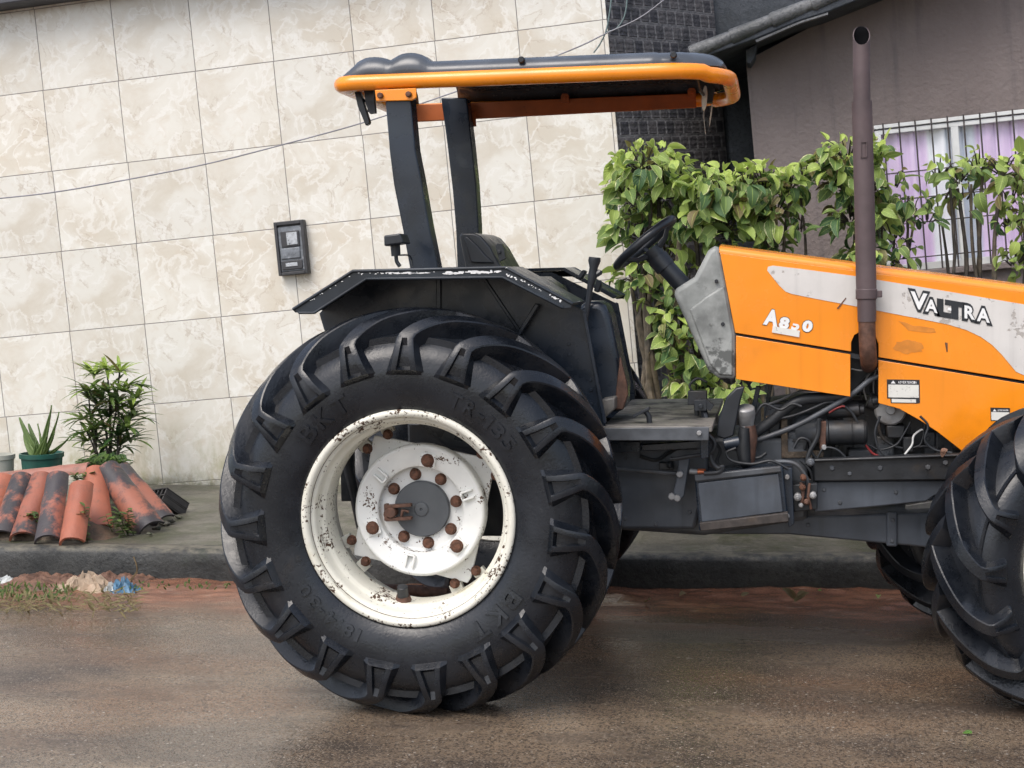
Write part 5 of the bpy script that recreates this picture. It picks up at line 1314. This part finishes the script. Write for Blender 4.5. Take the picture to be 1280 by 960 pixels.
def clay_tile(label, t, bt, wt, wb, mat, dY=.40, z=.19, arc=150, nrm=None):
    bot = G(bt[0], bt[1], z); top = P(t[0], t[1], bot.y+dY); k = ppm(t[0], bot.y+dY/2)
    b = half_tile(top, bot, wt/k, wb/k, arc=arc, nrm=nrm or Vector((0, -.75, .65)))
    solo('clay_tile', b, M[mat], label, 'roof tile', bot, group='old clay roof tiles heaped on the pavement')
clay_tile('half hidden orange clay tile at the outer end of the row of leaning tiles', (4, 600), (-16, 668), 32, 34, 'clay_clean')
clay_tile('blackened clay tile leaning next to the half hidden orange one', (28, 598), (4, 672), 31, 35, 'clay_dark')
clay_tile('leaning clay tile, orange at its top and black at its foot', (53, 597), (29, 674), 31, 36, 'clay_mid')
clay_tile('clay tile with a dusty dark bloom beside the short clean orange tile', (72, 596), (60, 678), 30, 35, 'clay_dark2')
clay_tile('short clean orange clay tile standing lowest in the middle of the heap', (102, 608), (90, 680), 33, 34, 'clay_clean', .34)
clay_tile('long orange clay tile with a dark foot beside the fern weed', (118, 590), (124, 666), 31, 36, 'clay_clean', .42)
clay_tile('large blackened clay tile leaning outward at the end of the heap', (134, 586), (189, 664), 31, 38, 'clay_dark', .36)
clay_tile('brown clay tile tucked under the large blackened one', (150, 588), (206, 654), 28, 31, 'clay_dark', .30)
a, c = P(-40, 601, 8.9), P(110, 585, 8.9)
solo('clay_tile', half_tile(a, c,   .095, .105, arc=100, nrm=Vector((0, -.6, .8))), M['clay_pink'], 'pink clay tile lying flat along the top of the heap', 'roof tile', a, group='old clay roof tiles heaped on the pavement')
# scraped orange patches on the black tile (bare clay)
b_ = B()
def mound(x0, x1, y0, y1, h, nx, ny, seed):
    def f(x, y):
        u = (x-x0)/(x1-x0); v = (y-y0)/(y1-y0); e = max(0, 1-(2*u-1)**4)*max(0, 1-(2*v-1)**4)
        return .165+e*(h+.04*nz(x, y, 6, seed)+.02*nz(x, y, 17, seed))
    return sheet(x0, x1, nx, y0, y1, ny, f)
xa_, xb_ = P(-60, 640, 8.8).x, P(180, 640, 8.8).x
solo('ground_mound', mound(xa_, xb_, 8.28, 9.2, .14, 60, 30, 2), M['soil'], kind='structure', angle=180)
# hollow brick
bx_ = Vector((-.42, -.62, .55)).normalized(); by_ = Vector((.85, -.45, .16)); by_ = (by_-bx_*by_.dot(bx_)).normalized(); bz_ = bx_.cross(by_)
if bz_.z < 0: bz_ = -bz_
BM_ = Matrix((bx_, by_, bz_)).transposed().to_4x4(); BO = P(194, 619, 9.25)-bx_*.11
b_ = B(); Lb, Wb, Hb, tb_ = .21, .17, .10, .010
for z in (-Hb/2, 0, Hb/2): box(b_, (0, 0, z), (Lb, Wb, tb_))
for k in range(5): 
    for zz in (-Hb/4, Hb/4): box(b_, (0, -Wb/2+tb_/2+(Wb-tb_)*k/4, zz), (Lb-.001, tb_, Hb/2-tb_))
b_.transform(Matrix.Translation(BO) @ BM_)
solo('hollow_brick', b_, M['brickhole'], 'black mouldy hollow brick tilted on the pavement beyond the clay tiles', 'brick', BO, bevel=.004)
b_ = B()
for px, py, rr in ((206, 655, .028), (214, 652, .02), (196, 660, .022), (224, 646, .016), (188, 668, .014)):
    bmesh.ops.create_icosphere(b_, subdivisions=2, radius=rr, matrix=Matrix.Translation(G(px, py, .19)) @ Matrix.Diagonal((1.3, 1, .7, 1)))
jitter(b_, .014, 30); solo('rubble', b_, M['pave'], kind='stuff')
# ------------------------------------------------------------------ weeds and litter
def weed(label, px, py, z, Y, h, n, seed, mat='weed', lf=(.035, .06), spread=.05, gname='weeds around the clay tiles'):
    r = random.Random(seed); p = P(px, py, Y); T = thing('weed', label, 'weed', p, group=gname); L = leaf_bm(); st = B()
    for k in range(max(3, n//14)):
        q = p+Vector((r.uniform(-1, 1), r.uniform(-1, 1), 0))*spread; tp = q+Vector((r.uniform(-1, 1)*spread*.8, -.02, h*r.uniform(.7, 1.05))); tube(st, [q, q.lerp(tp, .5)+rv(r)*.008, tp], [.0022, .002, .001], 5)
        for i in range(14):
            t = .12+.88*i/13; o = q.lerp(tp, t); d = Vector((r.choice((-1, 1))*r.uniform(.5, 1), r.uniform(-.8, .3), r.uniform(-.1, .7)))
            leaf(L, o, d, Vector((0, -.2, 1)), r.uniform(*lf), r.uniform(*lf)*.5, .3, .2, (r.uniform(0, .9), 0, 0), 3, 'blade')
    part('foliage', L[0], M[mat], T, angle=180); part('stem', st, M['weed'], T)
weed('fern like green weed growing between the two cleanest orange tiles', 108, 680, 0, 8.26, .22, 60, 1)
weed('trailing weed growing under the outward leaning black tile', 147, 672, 0, 8.42, .17, 90, 2, spread=.08)
weed('small weed growing on the orange topped black footed tile', 43, 662, 0, 8.34, .10, 40, 3, spread=.04)
weed('sprig of weed on top of the soil between the tiles', 112, 600, 0, 8.85, .06, 40, 4, spread=.08)
b_ = leaf_bm(); r = random.Random(9)
for k in range(170):
    x = r.uniform(-20, 92) if r.random() < .75 else r.uniform(150, 300); p = G(x, r.uniform(733, 752) if x < 100 else r.uniform(729, 738), .02+.02*r.random()); p.y = min(p.y, 8.0)
    leaf(b_, p, Vector((r.gauss(0, .6), r.gauss(-.2, .5), 1.)), Vector((0, -1, .2)), r.uniform(.02, .055)*(1 if x < 100 else .6), .006+.008*r.random(), r.uniform(0, 1.2), .1, (r.uniform(0, .8), 0, 0), 3, 'blade')
solo('grass', b_[0], M['weed'], kind='stuff', angle=180)
b_ = leaf_bm()
for k in range(420):
    x = r.uniform(-30, 175); p = G(x, r.uniform(738, 764), .015+.035*r.random()); p.y = min(p.y, 7.99)
    leaf(b_, p, Vector((r.gauss(0, 1), r.gauss(0, .6), r.gauss(.15, .3))), Vector((0, -.5, 1)), r.uniform(.02, .08), r.uniform(.004, .016), r.uniform(-.6, .8), .2, (r.random(), r.random(), 0), 3, 'blade')
solo('dry_litter', b_[0], M['dryleaf'], kind='stuff', angle=180)
xa_, xb_ = G(-40, 745, 0).x, G(172, 745, 0).x
def heap(x, y):
    u = (x-xa_)/(xb_-xa_); v = (y-7.62)/(8.04-7.62); e = max(0, 1-(2*u-1)**6)*max(0, min(1, v*2.2))
    return -.012+e*(.045+.035*nz(x, y, 5, 2)+.03*nz(x, y, 15, 4)+.02*nz(x, y, 40, 5))
solo('ground_silt', sheet(xa_, xb_, 110, 7.62, 8.04, 34, heap), M['redsoil'], kind='structure', angle=180)
def crumple(name, label, cat, px, py, Y, size, mat, seed, amp=.6, group=None):
    b = B(); n = 13; c = P(px, py, Y); g = []; r = random.Random(int(seed*10))
    for i in range(n+1):
        row = []
        for j in range(n+1):
            u, v = i/n*2-1, j/n*2-1
            e = max(0, 1-max(abs(u), abs(v))**3)
            w = noise.noise_vector(Vector((u*1.5+seed, v*1.5, seed*3.7)))
            k = abs(noise.noise(Vector((u*2.6+seed, v*2.6, seed))))+.6*abs(noise.noise(Vector((u*5.5, v*5.5+seed, 3))))
            p = Vector((u*size[0]*(1+.5*w.x), v*size[1]*(1+.5*w.y), size[2]*(.35*e+1.5*k*amp*(.35+.65*e))-.02))
            p += Vector((r.uniform(-1, 1)*size[0], r.uniform(-1, 1)*size[1], r.uniform(-1, 1)*size[2]*.5))*.14*amp
            row.append(b.verts.new(c+p))
        g.append(row)
    for i in range(n):
        for j in range(n):
            q = (g[i][j], g[i+1][j], g[i+1][j+1], g[i][j+1])
            if (i+j) % 2: b.faces.new((q[0], q[1], q[2])); b.faces.new((q[0], q[2], q[3]))
            else: b.faces.new((q[0], q[1], q[3])); b.faces.new((q[1], q[2], q[3]))
    return solo(name, b, mat, label, cat, c, group=group, angle=14)
crumple('paper_bag', 'crumpled brown paper bag lying on the silt against the kerb', 'litter', 108, 738, 7.74, (.14, .07, .16), M['paper'], 3.2, .5)
crumple('plastic_bag', 'crumpled blue plastic bag lying on the silt against the kerb', 'litter', 156, 742, 7.70, (.085, .06, .11), M['bluebag'], 1.7, .7)
crumple('plastic_scrap', 'dirty pale plastic scrap between the paper bag and the blue bag', 'litter', 138, 740, 7.70, (.045, .03, .08), M['palebag'], 5.1, .6)
crumple('plastic_scrap', 'pale grey plastic scrap on the red mud below the brown paper bag', 'litter', 60, 752, 7.66, (.03, .02, .05), M['palebag'], 8.4, .6)
crumple('plastic_scrap', 'rumpled white plastic scrap against the kerb, farthest from the tractor', 'litter', 6, 728, 7.9, (.10, .04, .07), M['palebag'], 11.3, .5)
crumple('plastic_scrap', 'white foam scrap lying in the gutter next to the far front tyre', 'litter', 1120, 751, G(1120, 752).y, (.065, .02, .012), M['white'], 6.3, .25)
crumple('plastic_scrap', 'tiny white scrap alone on the asphalt near the big rear tyre', 'litter', 240, 854, G(240, 854).y, (.018, .012, .006), M['white'], 2.3, .4)
crumple('stone', 'grey stone on the silt next to the rumpled white plastic', 'stone', 28, 733, 7.93, (.04, .03, .05), M['pave'], 9.9, .35)
def fallen(label, px, py, size, mat, seed, n=1, z=.03):
    r = random.Random(seed); L = leaf_bm(); p = G(px, py, z)
    for k in range(n): leaf(L, p+Vector((r.uniform(-1, 1)*.03*(n > 1), 0, r.uniform(0, .03)*(n > 1))), Vector((r.uniform(-1, 1), r.uniform(-.6, .3), r.uniform(.1, .5) if n == 1 else r.uniform(.2, 1))), Vector((0, -.6, 1)), size, size*.55, .7, .4, (r.uniform(.1, .6), .8, 0))
    solo('fallen_leaf', L[0], M[mat], label, 'leaf', p, angle=180)
fallen('clump of withered leaves in the gutter under the engine', 996, 752, .065, 'dryleaf', 3, 5)
fallen('brown fallen leaf in the gutter under the step platform', 857, 741, .06, 'dryleaf', 4)
fallen('small dry leaf in the gutter between the brown leaf and the green clump', 927, 745, .05, 'dryleaf', 5)
fallen('flat green leaf in the gutter next to the white foam scrap', 1098, 744, .05, 'leaf', 6)
fallen('small green leaf standing against the kerb under the engine', 1022, 738, .03, 'leafgreen', 7)
fallen('yellow leaf alone on the asphalt in front of the front tyre', 1215, 916, .035, 'leafgreen', 8, 1, .008)
fallen('dark curled leaf on the asphalt at the edge of the red mud', 808, 752, .055, 'dryleaf', 10, 1, .012)
# thin dry stalk at the kerb
b_ = B(); tube(b_, smooth_path([P(160, 728, 7.93), P(170, 716, 7.95), P(171, 708, 7.95), P(167, 696, 7.97)], 5), .004, 5); tube(b_, [P(163, 727, 7.91), P(172, 715, 7.93)], .003, 5)
solo('dry_stalk', b_, M['dryleaf'], 'thin dry plant stalk standing against the kerb behind the blue bag', 'plant stalk', P(160, 728, 7.93))
# ================================================================== LIGHT, CAMERA
w = bpy.data.worlds.new('World'); sc.world = w; w.use_nodes = True
nt = w.node_tree; bg = nt.nodes['Background']; sk = nt.nodes.new('ShaderNodeTexSky'); sk.sky_type = 'NISHITA'
EL, AZ = math.radians(58), math.radians(200)
sk.sun_disc = False; sk.sun_elevation = EL; sk.sun_rotation = AZ; sk.dust_density = 4.0; sk.air_density = 1.0; sk.ozone_density = 1.0
hs = nt.nodes.new('ShaderNodeHueSaturation'); hs.inputs['Saturation'].default_value = .72
nt.links.new(sk.outputs[0], hs.inputs['Color']); nt.links.new(hs.outputs[0], bg.inputs['Color']); bg.inputs['Strength'].default_value = .148
sl_ = bpy.data.lights.new('sun', 'SUN'); sl_.energy = .75; sl_.angle = math.radians(40); sl_.color = (1, .985, .96)
so_ = bpy.data.objects.new('sun', sl_); COL.objects.link(so_)
sd = Vector((math.sin(AZ)*math.cos(EL), math.cos(AZ)*math.cos(EL), math.sin(EL)))
so_.rotation_euler = sd.to_track_quat('Z', 'Y').to_euler()
cd = bpy.data.cameras.new('camera'); cd.sensor_width = 36; cd.sensor_fit = 'HORIZONTAL'; cd.lens = FPX/1280*36; cd.clip_end = 400; cd.clip_start = .05
co = bpy.data.objects.new('camera', cd); COL.objects.link(co)
mt = Matrix((Rv, Uv, -Fv)).transposed().to_4x4(); mt.translation = CAM; co.matrix_world = mt; sc.camera = co
# turn the street frame so that the houses stand plumb and the street slopes
for o in list(sc.objects):
    if o.parent is None and o.type != 'LIGHT': o.matrix_world = RW @ o.matrix_world
vs = sc.view_settings; vs.view_transform = 'Standard'; vs.look = 'None'; vs.gamma = 1; vs.use_curve_mapping = False; vs.exposure = EXPO
sc.render.engine = 'CYCLES'; sc.cycles.max_bounces = 6; sc.cycles.use_denoising = True
